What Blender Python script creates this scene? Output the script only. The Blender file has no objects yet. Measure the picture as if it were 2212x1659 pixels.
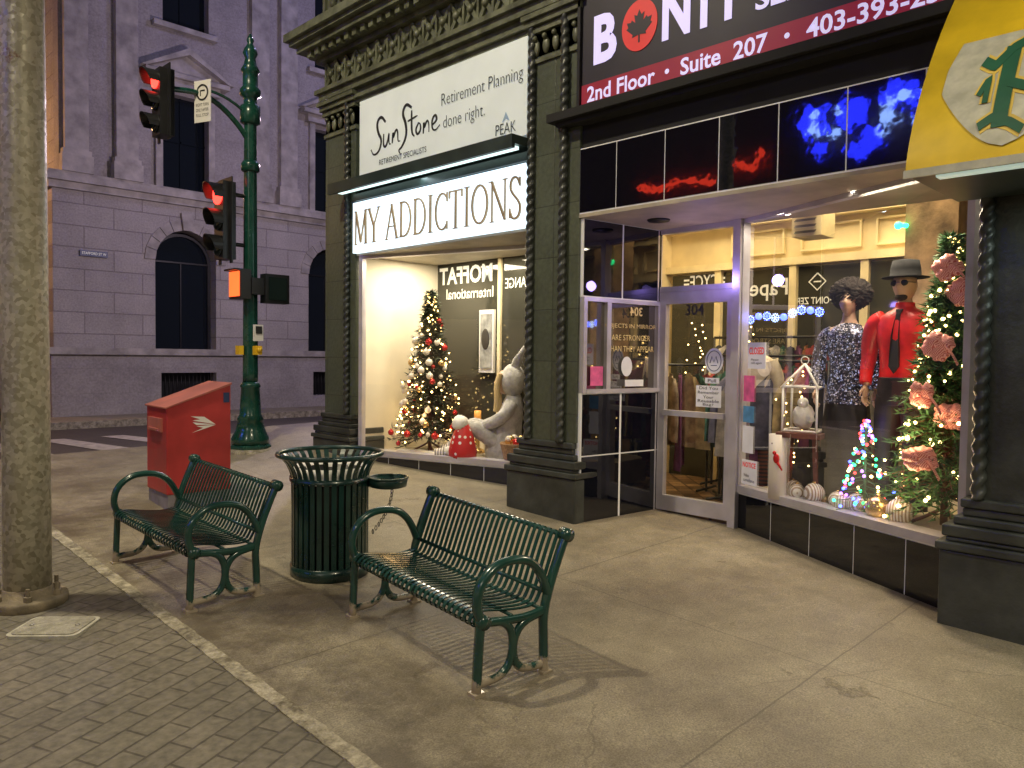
import bpy, bmesh, math, random
from mathutils import Vector, Matrix, Euler
R=random.Random(7)
SC=bpy.context.scene
rad=math.radians
# ---------------------------------------------------------------- materials
def nm(name):
    m=bpy.data.materials.new(name); m.use_nodes=True
    nt=m.node_tree; return m,nt,nt.nodes["Principled BSDF"]
def N(nt,t,**k):
    n=nt.nodes.new(t)
    for a,b in k.items(): setattr(n,a,b)
    return n
def c4(c): return (c[0],c[1],c[2],1)
def ramp(nt,fac,stops):
    r=N(nt,"ShaderNodeValToRGB"); e=r.color_ramp.elements
    while len(e)<len(stops): e.new(.5)
    for i,(p,c) in enumerate(stops): e[i].position=p; e[i].color=c4(c)
    nt.links.new(fac,r.inputs[0]); return r.outputs[0]
def mixc(nt,f,a,b,mode="MIX"):
    m=N(nt,"ShaderNodeMix",data_type='RGBA',blend_type=mode)
    for s,v in ((0,f),(6,a),(7,b)):
        if isinstance(v,(int,float)): m.inputs[s].default_value=v
        elif isinstance(v,tuple): m.inputs[s].default_value=c4(v)
        else: nt.links.new(v,m.inputs[s])
    return m.outputs[2]
def mth(nt,op,a,b=None,c=None):
    m=N(nt,"ShaderNodeMath",operation=op)
    for i,v in enumerate((a,b,c)):
        if v is None: continue
        if isinstance(v,(int,float)): m.inputs[i].default_value=v
        else: nt.links.new(v,m.inputs[i])
    return m.outputs[0]
def noise(nt,vec,scale,detail=4,rough=.55):
    n=N(nt,"ShaderNodeTexNoise"); n.inputs["Scale"].default_value=scale; n.inputs["Detail"].default_value=detail; n.inputs["Roughness"].default_value=rough
    nt.links.new(vec,n.inputs["Vector"]); return n.outputs[0]
def bump(nt,b,h,st=.3,dist=.01):
    n=N(nt,"ShaderNodeBump"); n.inputs["Strength"].default_value=st; n.inputs["Distance"].default_value=dist
    nt.links.new(h,n.inputs["Height"]); nt.links.new(n.outputs[0],b.inputs["Normal"]); return n
def mat(name,col,rough=.6,metal=0,var=.25,scale=4,bp=0,bs=40,em=None,es=0,coat=0):
    m,nt,b=nm(name)
    tc=N(nt,"ShaderNodeTexCoord").outputs["Object"]
    if var:
        n=noise(nt,tc,scale,5)
        col2=tuple(c*(1-var) for c in col); col3=tuple(min(1,c*(1+var)) for c in col)
        nt.links.new(ramp(nt,n,[(.3,col2),(.7,col3)]),b.inputs["Base Color"])
        nt.links.new(mth(nt,'MULTIPLY_ADD',n,.25,max(0,rough-.12)),b.inputs["Roughness"])
    else:
        b.inputs["Base Color"].default_value=c4(col); b.inputs["Roughness"].default_value=rough
    b.inputs["Metallic"].default_value=metal
    b.inputs["Coat Weight"].default_value=coat
    if bp: bump(nt,b,noise(nt,tc,bs,3),bp,.01)
    if em: b.inputs["Emission Color"].default_value=c4(em); b.inputs["Emission Strength"].default_value=es
    return m
def emat(name,col,s,sample=False):
    m=mat(name,tuple(min(.8,c*.8) for c in col),.4,var=0,em=col,es=s)
    if not sample: m.cycles.emission_sampling='NONE'
    return m
def glassm(name,refl=.1,tint=(1,1,1)):
    m,nt,b=nm(name); nt.nodes.remove(b)
    t=N(nt,"ShaderNodeBsdfTransparent"); t.inputs[0].default_value=c4(tint)
    g=N(nt,"ShaderNodeBsdfGlossy"); g.inputs["Roughness"].default_value=.015
    lw=N(nt,"ShaderNodeLayerWeight"); lw.inputs[0].default_value=.3
    f=mth(nt,'MULTIPLY_ADD',lw.outputs["Fresnel"],.3,refl*.5)
    mx=N(nt,"ShaderNodeMixShader"); nt.links.new(f,mx.inputs[0]); nt.links.new(t.outputs[0],mx.inputs[1]); nt.links.new(g.outputs[0],mx.inputs[2])
    nt.links.new(mx.outputs[0],nt.nodes["Material Output"].inputs[0]); return m
def planevec(nt,axes,rot=0,scl=1):
    tc=N(nt,"ShaderNodeTexCoord").outputs["Object"]
    s=N(nt,"ShaderNodeSeparateXYZ"); nt.links.new(tc,s.inputs[0])
    c=N(nt,"ShaderNodeCombineXYZ")
    for i,a in enumerate(axes): nt.links.new(s.outputs["XYZ".index(a)],c.inputs[i])
    mp=N(nt,"ShaderNodeMapping"); mp.inputs["Rotation"].default_value=(0,0,rot); nt.links.new(c.outputs[0],mp.inputs[0])
    return mp.outputs[0],tc,s
def brickm(name,axes,w,h,c1,c2,mort,ms=.01,rough=.7,rot=0,bst=.5,dirt=.35,off=.5,grain=.35):
    m,nt,b=nm(name)
    v,tc,s=planevec(nt,axes,rot)
    br=N(nt,"ShaderNodeTexBrick"); nt.links.new(v,br.inputs["Vector"]); br.offset=off
    for k,x in (("Scale",1),("Mortar Size",ms),("Brick Width",w),("Row Height",h),("Mortar Smooth",.3),("Bias",0)): br.inputs[k].default_value=x
    br.inputs["Color1"].default_value=c4(c1); br.inputs["Color2"].default_value=c4(c2); br.inputs["Mortar"].default_value=c4(mort)
    n=noise(nt,tc,1.3,6); n2=noise(nt,tc,25,4)
    col=mixc(nt,mth(nt,'MULTIPLY',ramp(nt,n,[(.35,(1,1,1)),(.7,(0,0,0))]),dirt),br.outputs[0],tuple(x*.45 for x in c1))
    col=mixc(nt,grain,col,ramp(nt,n2,[(.3,(.35,.35,.35)),(.7,(.9,.9,.9))]),"OVERLAY")
    nt.links.new(col,b.inputs["Base Color"])
    b.inputs["Roughness"].default_value=rough
    h=mth(nt,'ADD',mth(nt,'MULTIPLY',br.outputs["Fac"],-1),mth(nt,'MULTIPLY',n2,.5))
    bump(nt,b,h,bst,.02)
    return m
def concrete():
    m,nt,b=nm("sidewalk_concrete"); v,tc,s=planevec(nt,"XYZ")
    big=noise(nt,tc,.9,6,.6); mid=noise(nt,tc,5,7,.68); fine=noise(nt,tc,120,3,.75)
    col=ramp(nt,big,[(.28,(.19,.16,.115)),(.5,(.265,.23,.162)),(.72,(.32,.28,.205))])
    col=mixc(nt,.55,col,ramp(nt,mid,[(.3,(.28,.28,.28)),(.7,(.68,.68,.68))]),"OVERLAY")
    col=mixc(nt,.58,col,ramp(nt,fine,[(.36,(.18,.18,.18)),(.64,(.82,.82,.82))]),"OVERLAY")
    vo=N(nt,"ShaderNodeTexVoronoi"); vo.inputs["Scale"].default_value=60; nt.links.new(tc,vo.inputs["Vector"])
    chip=mth(nt,'MULTIPLY',mth(nt,'LESS_THAN',vo.outputs["Distance"],.15),mth(nt,'GREATER_THAN',mid,.49))
    col=mixc(nt,mth(nt,'MULTIPLY',chip,.5),col,(.6,.55,.44))
    g=mth(nt,'SUBTRACT',1,mth(nt,'MULTIPLY',mth(nt,'SUBTRACT',s.outputs[0],1.8),.5))
    gr=mth(nt,'MULTIPLY',mth(nt,'MAXIMUM',mth(nt,'MINIMUM',g,1),0),ramp(nt,noise(nt,tc,1.9,8,.74),[(.40,(0,0,0)),(.60,(1,1,1))]))
    col=mixc(nt,mth(nt,'MULTIPLY',gr,.78),col,(.075,.056,.036))
    pit=ramp(nt,noise(nt,tc,2.3,9,.72),[(.64,(0,0,0)),(.66,(1,1,1))])
    col=mixc(nt,mth(nt,'MULTIPLY',pit,.4),col,(.10,.08,.055))
    wob=mth(nt,'MULTIPLY',mth(nt,'SUBTRACT',noise(nt,tc,3,3),.5),.03)
    def line(o,period,off,wd):
        a=mth(nt,'ADD',mth(nt,'ADD',o,wob),off); a=mth(nt,'PINGPONG',a,period/2)
        return mth(nt,'LESS_THAN',a,wd)
    j=mth(nt,'MAXIMUM',line(s.outputs[1],1.85,.25,.005),line(s.outputs[0],3.3,-3.9+3.3,.004))
    cw=N(nt,"ShaderNodeTexVoronoi",feature='DISTANCE_TO_EDGE'); cw.inputs["Scale"].default_value=.45
    wv=N(nt,"ShaderNodeTexNoise"); wv.inputs["Scale"].default_value=2.5; wv.inputs["Detail"].default_value=6; nt.links.new(tc,wv.inputs["Vector"])
    mp=mixc(nt,.2,tc,wv.outputs[1]); nt.links.new(mp,cw.inputs["Vector"])
    crack=mth(nt,'MULTIPLY',mth(nt,'LESS_THAN',cw.outputs["Distance"],.0013),mth(nt,'GREATER_THAN',big,.48))
    j2=mth(nt,'MAXIMUM',mth(nt,'MULTIPLY',j,.9),mth(nt,'MULTIPLY',crack,.6))
    col=mixc(nt,mth(nt,'MULTIPLY',j2,.55),col,(.06,.05,.035))
    nt.links.new(col,b.inputs["Base Color"])
    nt.links.new(mth(nt,'MULTIPLY_ADD',mid,.4,.34),b.inputs["Roughness"])
    h=mth(nt,'ADD',mth(nt,'MULTIPLY',fine,.25),mth(nt,'MULTIPLY',mth(nt,'ADD',j2,pit),-1)); h=mth(nt,'ADD',h,mid)
    bump(nt,b,h,.5,.012); return m
M={}
M['walk']=concrete()
def kerbm():
    m,nt,b=nm("kerb_concrete"); v,tc,s=planevec(nt,"XYZ")
    n=noise(nt,tc,9,7,.75); f=noise(nt,tc,60,3)
    col=ramp(nt,n,[(.36,(.12,.10,.07)),(.5,(.29,.26,.19)),(.64,(.48,.43,.33))])
    nt.links.new(mixc(nt,.4,col,ramp(nt,f,[(.3,(.25,.25,.25)),(.7,(.8,.8,.8))]),"OVERLAY"),b.inputs["Base Color"]); b.inputs["Roughness"].default_value=.85
    bump(nt,b,mth(nt,'ADD',n,f),.7,.015); return m
M['kerb']=kerbm()
M['paver']=brickm("paver_bricks","XYZ",.235,.118,(.135,.120,.092),(.175,.155,.118),(.075,.064,.048),.006,.7,rad(-24),.6,.4,.5,.6)
M['asphalt']=mat("asphalt",(.055,.048,.045),.6,var=.35,scale=3,bp=.6,bs=120)
M['paint']=mat("road_paint",(.4,.36,.32),.7,var=.4,scale=9)
M['earth']=mat("ground_earth",(.05,.05,.045),.9)
M['terra']=brickm("glazed_terracotta","YZX",.62,.46,(.085,.10,.07),(.11,.128,.088),(.045,.05,.038),.005,.34,0,.3,.5,.0)
M['terra2']=mat("carved_terracotta",(.13,.14,.09),.38,var=.5,scale=6,bp=.6,bs=20)
M['terradk']=mat("dark_terracotta",(.045,.05,.045),.36,var=.45,scale=5,bp=.4,bs=25)
def tilem():
    m,nt,b=nm("black_glass_tile"); tc=N(nt,"ShaderNodeTexCoord").outputs["Object"]
    b.inputs["Base Color"].default_value=(.004,.005,.010,1); b.inputs["Roughness"].default_value=.03; b.inputs["Coat Weight"].default_value=.6
    nn=bump(nt,b,noise(nt,tc,3.2,3,.6),.10,.01); nt.links.new(nn.outputs[0],b.inputs["Coat Normal"]); return m
M['tile']=tilem()
M['grout']=mat("white_grout",(.8,.79,.77),.5,var=.1,em=(.8,.8,.85),es=.05)  # slight emission added so the grout lines read brighter
M['soffit']=mat("painted_soffit",(.44,.385,.29),.55,var=.25,scale=3)
M['frame']=mat("aluminium_frame",(.6,.58,.64),.34,metal=.45,var=.15)
M['white']=mat("white_paint",(.8,.78,.74),.5,var=.06)
M['black']=mat("black_paint",(.012,.012,.013),.4,var=.3)
M['fascia']=mat("matt_black_fascia",(.014,.014,.015),.85,var=.3)
M['signblk']=mat("sign_navy_vinyl",(.022,.018,.03),.5,var=.2)
M['cream']=mat("cream_wall",(.74,.63,.40),.7,var=.18,scale=2)
M['creamlight']=mat("display_cream_wall",(.78,.72,.58),.7,var=.08,scale=2)
M['creamtrim']=mat("cream_trim",(.80,.70,.45),.6,var=.15)
M['dark']=mat("dark_interior",(.05,.045,.04),.5,var=.3)
M['darkglass']=mat("dark_partition_glass",(.045,.045,.035),.05,var=0)
M['glass']=glassm("window_glass",.05)
M['winblk']=mat("night_window_glass",(.008,.012,.018),.05,var=0)
M['stone']=brickm("rusticated_limestone","XZY",1.3,.5,(.40,.37,.35),(.46,.425,.40),(.29,.26,.25),.014,.85,0,.7,.35)
M['stoneY']=brickm("rusticated_limestone_side","YZX",1.3,.5,(.40,.36,.33),(.46,.42,.38),(.28,.25,.24),.014,.85,0,.7,.35)
M['ashlar']=brickm("ashlar_limestone","XZY",1.6,.6,(.36,.33,.32),(.39,.36,.35),(.31,.29,.28),.006,.85,0,.3,.45)
M['trim']=mat("limestone_trim",(.40,.37,.34),.8,var=.35,scale=3,bp=.4,bs=15)
def wornpaint():
    m,nt,b=nm("green_bench_enamel"); v,tc,s=planevec(nt,"XYZ")
    n=noise(nt,tc,16,5,.7)
    k=mth(nt,'ADD',mth(nt,'MULTIPLY',s.outputs[2],-15),mth(nt,'MULTIPLY_ADD',n,2.9,-.25))
    k=mth(nt,'MAXIMUM',mth(nt,'MINIMUM',mth(nt,'MULTIPLY',k,3),1),0)
    base=ramp(nt,noise(nt,tc,6,3),[(.3,(.008,.042,.034)),(.7,(.017,.072,.056))])
    nt.links.new(mixc(nt,k,base,(.36,.30,.22)),b.inputs["Base Color"])
    nt.links.new(mth(nt,'MULTIPLY_ADD',k,.35,.25),b.inputs["Roughness"])
    b.inputs["Coat Weight"].default_value=.4; b.inputs["Coat Roughness"].default_value=.1
    bump(nt,b,noise(nt,tc,60,2),.12,.004); return m
M['bench']=wornpaint()
M['green']=mat("green_pole_enamel",(.005,.055,.038),.26,var=.3,coat=.4)
M['can']=mat("dark_green_enamel",(.007,.032,.027),.28,var=.4,coat=.3)
M['steel']=mat("steel",(.4,.38,.35),.4,metal=.8)
def galv():
    m,nt,b=nm("galvanised_steel"); v,tc,s=planevec(nt,"XYZ")
    vo=N(nt,"ShaderNodeTexVoronoi"); vo.inputs["Scale"].default_value=42; nt.links.new(tc,vo.inputs["Vector"])
    sp=N(nt,"ShaderNodeSeparateColor"); nt.links.new(vo.outputs["Color"],sp.inputs[0])
    col=ramp(nt,sp.outputs[0],[(0,(.32,.30,.22)),(1,(.62,.59,.48))])
    rs=ramp(nt,noise(nt,tc,5,6,.75),[(.62,(0,0,0)),(.7,(1,1,1))])
    st=ramp(nt,noise(nt,tc,1.5,4),[(.35,(0,0,0)),(.75,(1,1,1))])
    col=mixc(nt,mth(nt,'MULTIPLY',st,.4),col,(.28,.23,.13))
    col=mixc(nt,mth(nt,'MULTIPLY',rs,.8),col,(.17,.055,.02))
    nt.links.new(col,b.inputs["Base Color"]); b.inputs["Metallic"].default_value=.2
    nt.links.new(mth(nt,'MULTIPLY_ADD',sp.outputs[1],.25,.35),b.inputs["Roughness"]); bump(nt,b,sp.outputs[0],.15,.003); return m
M['galv']=galv()
M['red']=mat("red_box_paint",(.40,.03,.03),.42,var=.25,scale=3,coat=.15,bp=.1)
M['redtop']=mat("faded_red_paint",(.42,.13,.10),.5,var=.25,scale=4)
M['boxbase']=mat("grey_box_base",(.22,.20,.22),.6,var=.3,scale=8)
M['util']=mat("utility_cover_concrete",(.42,.40,.33),.8,var=.25,scale=14,bp=.5,bs=60)
M['yellow']=mat("yellow_vinyl",(.66,.46,.015),.38,var=.22,scale=3,bp=.3,bs=3)
M['shield']=mat("weathered_shield_print",(.46,.46,.36),.5,var=.22,scale=12)
M['gprint']=mat("green_print",(.01,.09,.045),.5,var=.3)
M['goldprint']=mat("gold_print",(.62,.45,.08),.5,var=.2)
M['letbrown']=mat("bronze_letter",(.34,.24,.13),.4,metal=.2,var=.3,em=(.6,.45,.28),es=.06)
M['ink']=mat("black_ink",(.02,.02,.02),.6,var=.2)
M['peak']=mat("pale_blue_ink",(.35,.5,.7),.6,var=0)
M['signwhite']=mat("sunlit_white_panel",(.72,.76,.72),.5,var=.08,scale=1.5,em=(.80,.95,.95),es=.18)  # white sign board with a faint glow of its own
M['litsign']=emat("backlit_sign_face",(.72,.88,1.0),1.6,True)
M['tube']=emat("fluorescent_tube",(.75,1,.95),1.5,True)
M['lav']=emat("lavender_lit_letter",(.72,.66,1),.62)
M['redband']=mat("crimson_band",(.25,.012,.03),.45,var=.1,em=(.5,.02,.06),es=.18)
M['redleaf']=mat("red_disc",(.6,.03,.03),.45,var=.1,em=(.9,.06,.05),es=.25)
M['hoodgreen']=mat("canopy_metal",(.03,.045,.04),.4,var=.3)
M['redlamp']=emat("red_lens",(1,.03,.02),7,True)
M['orangelamp']=emat("orange_lens",(1,.10,.02),2.6,True)
M['offlens']=mat("unlit_lens",(.01,.02,.02),.15,var=0)
M['ped']=mat("yellow_button",(.8,.5,.02),.4,var=.1)
M['fir']=mat("fir_needles",(.04,.12,.035),.6,var=.5,scale=20)
M['firdark']=mat("dark_fir_needles",(.025,.038,.018),.6,var=.5,scale=20)
M['bulb']=emat("warm_bulb",(1,.66,.22),14)
M['bred']=mat("red_bauble",(.55,.02,.02),.15,metal=.3,var=0)
M['bwhite']=mat("white_bauble",(.8,.72,.6),.25,var=.1)
M['bgold']=mat("gold_bauble",(.75,.5,.2),.2,metal=.8,var=.1)
M['skin']=mat("mannequin_skin",(.50,.33,.23),.4,var=.05)
M['fabred']=mat("red_satin",(.62,.012,.014),.42,var=.35,scale=7,bp=.6,bs=6)
M['fabblk']=mat("black_cloth",(.014,.012,.012),.6,var=.5,scale=9,bp=.5,bs=8)
M['fur']=mat("dark_fur",(.030,.022,.018),.9,var=.5,scale=40,bp=1,bs=60)
M['sweater']=mat("cream_knit",(.6,.52,.38),.8,var=.2,scale=10,bp=.5,bs=50)
M['plush']=mat("grey_plush",(.46,.45,.43),.95,var=.3,scale=20,bp=.8,bs=50)
M['fluff']=mat("white_fluff",(.8,.78,.72),.95,var=.1,scale=20,bp=1,bs=20)
M['wood']=mat("brown_wood",(.14,.05,.035),.5,var=.4,scale=8)
M['wicker']=mat("wicker",(.35,.2,.09),.7,var=.4,scale=40,bp=.8,bs=60)
M['amber']=emat("amber_candle",(1,.45,.10),.45)
M['floor']=brickm("patterned_shop_floor","XYZ",.16,.16,(.42,.26,.14),(.10,.06,.035),(.05,.03,.02),.012,.35,rad(45),.1,.2,0)
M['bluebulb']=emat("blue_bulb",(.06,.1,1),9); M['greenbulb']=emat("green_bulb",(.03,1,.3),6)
M['redbulb']=emat("red_bulb",(1,.05,.05),7); M['purplebulb']=emat("violet_bulb",(.45,.15,1),7)
M['snowlamp']=emat("snowflake_led",(.45,.62,1),3)
M['neonb']=emat("blue_neon",(.02,.03,1),16); M['neonw']=emat("pale_blue_neon",(.25,.42,1),18); M['neonr']=emat("red_neon",(1,.05,.02),7)
M['brickwall']=brickm("opposite_brick","YZX",.25,.08,(.16,.07,.05),(.2,.09,.06),(.2,.18,.15),.01,.8)
M['litwin']=emat("lit_window",(1,.75,.4),.4)
M['pink']=mat("pink_poster",(.7,.12,.3),.5,var=.3,scale=12,em=(.7,.1,.3),es=.05)
M['bluep']=mat("blue_poster",(.10,.30,.55),.5,var=.3,scale=12)
M['greyp']=mat("grey_poster",(.30,.31,.30),.5,var=.6,scale=9)
M['plate']=mat("street_plate_blue",(.02,.04,.12),.4,var=.1)
M['paper']=mat("white_paper",(.75,.75,.78),.6,var=.1,em=(.8,.8,.9),es=.05)
M['gold']=mat("gold_lettering",(.62,.48,.22),.4,var=.1,em=(.6,.45,.2),es=.1)
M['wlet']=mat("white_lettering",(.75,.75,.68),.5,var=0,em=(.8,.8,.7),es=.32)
def wave(name,a,b_,scale,rough=.4,axis='Z',dist=0,em=0):
    m,nt,b=nm(name); tc=N(nt,"ShaderNodeTexCoord").outputs["Object"]
    w=N(nt,"ShaderNodeTexWave",bands_direction=axis); w.inputs["Scale"].default_value=scale; w.inputs["Distortion"].default_value=dist
    nt.links.new(tc,w.inputs["Vector"]); o=ramp(nt,w.outputs[1],[(.4,a),(.6,b_)]); nt.links.new(o,b.inputs["Base Color"]); b.inputs["Roughness"].default_value=rough
    if em: nt.links.new(o,b.inputs["Emission Color"]); b.inputs["Emission Strength"].default_value=em
    return m
M['ribbon']=wave("red_mesh_ribbon",(.50,.10,.08),(.80,.42,.34),44,.35,'DIAGONAL',2,.08)
M['stripe']=wave("striped_knit",(.75,.7,.62),(.22,.2,.2),14,.8,'X')
M['bstripe']=wave("striped_bauble",(.80,.77,.72),(.40,.30,.22),16,.15,'X')
M['plaid']=wave("plaid_cloth",(.16,.05,.03),(.05,.03,.03),9,.8,'Z',1)
M['garm']=[mat("garment_cloth_%d"%i,c,.8,var=.4,scale=12,bp=.4,bs=10) for i,c in enumerate([(.35,.06,.06),(.04,.12,.09),(.40,.33,.24),(.05,.05,.06),(.45,.36,.18),(.16,.05,.14),(.5,.46,.42),(.10,.10,.15),(.22,.20,.17),(.3,.12,.05)])]
def dots(name,a,b_,sc,th):
    m,nt,b=nm(name); tc=N(nt,"ShaderNodeTexCoord").outputs["Object"]
    v=N(nt,"ShaderNodeTexVoronoi"); v.inputs["Scale"].default_value=sc; v.inputs["Randomness"].default_value=.3; nt.links.new(tc,v.inputs["Vector"])
    nt.links.new(mixc(nt,mth(nt,'LESS_THAN',v.outputs["Distance"],th),a,b_),b.inputs["Base Color"]); return m
M['polka']=dots("polka_dot_cloth",(.55,.02,.02),(.85,.8,.75),16,.28)
def sequin():
    m,nt,b=nm("sequin_cloth"); tc=N(nt,"ShaderNodeTexCoord").outputs["Object"]
    v=N(nt,"ShaderNodeTexVoronoi"); v.inputs["Scale"].default_value=120; nt.links.new(tc,v.inputs["Vector"])
    s=N(nt,"ShaderNodeSeparateColor"); nt.links.new(v.outputs["Color"],s.inputs[0])
    nt.links.new(ramp(nt,s.outputs[0],[(0,(.015,.015,.025)),(.75,(.06,.06,.09)),(.93,(.7,.68,.8))]),b.inputs["Base Color"])
    b.inputs["Metallic"].default_value=.6; b.inputs["Roughness"].default_value=.3
    b.inputs["Emission Color"].default_value=(.6,.65,1,1)
    nt.links.new(mth(nt,'MULTIPLY',mth(nt,'GREATER_THAN',s.outputs[1],.93),.9),b.inputs["Emission Strength"]); bump(nt,b,s.outputs[2],.8,.01); m.cycles.emission_sampling='NONE'; return m
M['sequin']=sequin()
M['birch']=dots("birch_bark",(.75,.7,.62),(.08,.06,.05),9,.14)
# ---------------------------------------------------------------- mesh builder
class MB:
    def __init__(s): s.v=[];s.f=[];s.m=[];s.s=[]
    def add(s,v,f,m=0,sm=False):
        o=len(s.v); s.v+= [tuple(p) for p in v]
        for q in f: s.f.append([i+o for i in q]); s.m.append(m); s.s.append(sm)
        return s
    def box(s,x0,x1,y0,y1,z0,z1,m=0):
        return s.add([(x,y,z) for x in(x0,x1) for y in(y0,y1) for z in(z0,z1)],[(0,1,3,2),(4,6,7,5),(0,4,5,1),(2,3,7,6),(0,2,6,4),(1,5,7,3)],m)
    def mbox(s,mp,u0,u1,v0,v1,d0,d1,m=0):
        return s.add([mp(u,v,d) for u in(u0,u1) for v in(v0,v1) for d in(d0,d1)],[(0,1,3,2),(4,6,7,5),(0,4,5,1),(2,3,7,6),(0,2,6,4),(1,5,7,3)],m)
    def prism(s,poly,mp,d0,d1,m=0):
        n=len(poly); v=[mp(a,b,d0) for a,b in poly]+[mp(a,b,d1) for a,b in poly]
        return s.add(v,[list(range(n)),list(range(2*n-1,n-1,-1))]+[(i,(i+1)%n,n+(i+1)%n,n+i) for i in range(n)],m)
    def tube(s,path,r,n=8,m=0,closed=False,caps=True,sm=True,flat=1):
        P=[Vector(p[:3]) for p in path]; k=len(P); rs=r if isinstance(r,(list,tuple)) else [r]*k
        v=[]; prev=None
        for i in range(k):
            a=P[(i-1)%k] if (closed or i>0) else P[i]; b=P[(i+1)%k] if (closed or i<k-1) else P[i]
            t=(b-a); t=t.normalized() if t.length>1e-9 else Vector((0,0,1))
            if prev is None:
                ref=Vector((0,0,1)) if abs(t.z)<.9 else Vector((0,1,0)); x=t.cross(ref).normalized()
            else:
                x=(prev-t*prev.dot(t)); x=x.normalized() if x.length>1e-6 else t.orthogonal().normalized()
            prev=x; y=t.cross(x)
            for j in range(n):
                a_=2*math.pi*j/n; v.append(P[i]+(x*math.cos(a_)+y*math.sin(a_)*flat)*rs[min(i,len(rs)-1)])
        f=[]
        for i in range(k if closed else k-1):
            for j in range(n):
                i2=(i+1)%k; f.append((i*n+j,i*n+(j+1)%n,i2*n+(j+1)%n,i2*n+j))
        if caps and not closed: f+= [list(range(n))[::-1],[(k-1)*n+j for j in range(n)]]
        return s.add(v,f,m,sm)
    def limb(s,pts,n=16,m=0,it=2):
        p=chaik(pts,it); return s.tube(p,[q[3] for q in p],n,m)
    def loft(s,rings,n=28,m=0,it=2,fold=0,fk=7):
        p=chaik(rings,it); v=[]
        for (cx,cy,z,rx,ry) in p:
            for j in range(n):
                a=2*math.pi*j/n; w=1+fold*math.sin(fk*a+z*9); v.append((cx+rx*w*math.cos(a),cy+ry*w*math.sin(a),z))
        k=len(p); f=[(i*n+j,i*n+(j+1)%n,(i+1)*n+(j+1)%n,(i+1)*n+j) for i in range(k-1) for j in range(n)]
        f+= [list(range(n))[::-1],[(k-1)*n+j for j in range(n)]]
        return s.add(v,f,m,True)
    def cyl(s,p0,p1,r0,r1=None,n=16,m=0): return s.tube([p0,p1],[r0,r0 if r1 is None else r1],n,m)
    def lathe(s,prof,c=(0,0,0),n=24,m=0,sm=True,twist=None,caps=True):
        v=[];k=len(prof)
        for i,(r,z) in enumerate(prof):
            for j in range(n):
                a=2*math.pi*j/n; rr=r
                if twist: rr=r*(1+twist[0]*math.cos(twist[1]*(a-twist[2]*z)))
                v.append((c[0]+rr*math.cos(a),c[1]+rr*math.sin(a),c[2]+z))
        f=[(i*n+j,i*n+(j+1)%n,(i+1)*n+(j+1)%n,(i+1)*n+j) for i in range(k-1) for j in range(n)]
        if caps: f+= [list(range(n))[::-1],[(k-1)*n+j for j in range(n)]]
        return s.add(v,f,m,sm)
    def ball(s,c,r,n=12,k=8,m=0,sc=(1,1,1),fn=None):
        v=[];f=[]
        for i in range(k+1):
            t=math.pi*i/k
            for j in range(n):
                a=2*math.pi*j/n; p=Vector((math.sin(t)*math.cos(a)*sc[0],math.sin(t)*math.sin(a)*sc[1],math.cos(t)*sc[2]))*r
                if fn: p=fn(p)
                v.append(Vector(c)+p)
        for i in range(k):
            for j in range(n): f.append((i*n+j,(i+1)*n+j,(i+1)*n+(j+1)%n,i*n+(j+1)%n))
        return s.add(v,f,m,True)
    def ribbon(s,pts,w,mp,d0,d1,m=0):
        k=len(pts); ws=w if isinstance(w,(list,tuple)) else [w]*k
        L=[];Rr=[]
        for i in range(k):
            a=pts[max(i-1,0)]; b=pts[min(i+1,k-1)]; dx,dy=b[0]-a[0],b[1]-a[1]; l=math.hypot(dx,dy) or 1
            nx,ny=-dy/l*ws[i]/2,dx/l*ws[i]/2
            L.append((pts[i][0]+nx,pts[i][1]+ny)); Rr.append((pts[i][0]-nx,pts[i][1]-ny))
        v=[mp(*p,d1) for p in L]+[mp(*p,d1) for p in Rr]+[mp(*p,d0) for p in L]+[mp(*p,d0) for p in Rr]
        f=[]
        for i in range(k-1):
            f+= [(i,i+1,k+i+1,k+i),(2*k+i,2*k+i+1,i+1,i),(k+i,k+i+1,3*k+i+1,3*k+i)]
        f+= [(0,k,3*k,2*k),(k-1,2*k-1,4*k-1,3*k-1)]
        return s.add(v,f,m)
    def text(s,t,mp,u,v,w=None,h=None,d=.004,m=0,off=0,align='C',d0=0,mirror=False):
        cu=bpy.data.curves.new("x","FONT"); cu.body=t; cu.size=1; cu.offset=off; cu.align_x='LEFT'; cu.resolution_u=3
        o=bpy.data.objects.new("x",cu); SC.collection.objects.link(o)
        me=bpy.data.meshes.new_from_object(o); vs=[x.co.copy() for x in me.vertices]; fs=[list(p.vertices) for p in me.polygons]
        bpy.data.objects.remove(o); bpy.data.curves.remove(cu); bpy.data.meshes.remove(me)
        x0=min(p.x for p in vs);x1=max(p.x for p in vs);y0=min(p.y for p in vs);y1=max(p.y for p in vs)
        sy=(h/(y1-y0)) if h else w/(x1-x0); sx=(w/(x1-x0)) if w else sy
        W=(x1-x0)*sx; ox=u-(W/2 if align=='C' else 0)
        if mirror: pts=[mp(ox+W-(p.x-x0)*sx,v+(p.y-(y0+y1)/2)*sy,d0+d) for p in vs]
        else: pts=[mp(ox+(p.x-x0)*sx,v+(p.y-(y0+y1)/2)*sy,d0+d) for p in vs]
        return s.add(pts,fs,m)
def chaik(p,n=2):
    for _ in range(n):
        q=[p[0]]
        for a,b in zip(p,p[1:]): q+=[tuple(a[i]*.75+b[i]*.25 for i in range(len(a))),tuple(a[i]*.25+b[i]*.75 for i in range(len(a)))]
        p=q+[p[-1]]
    return p
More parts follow.
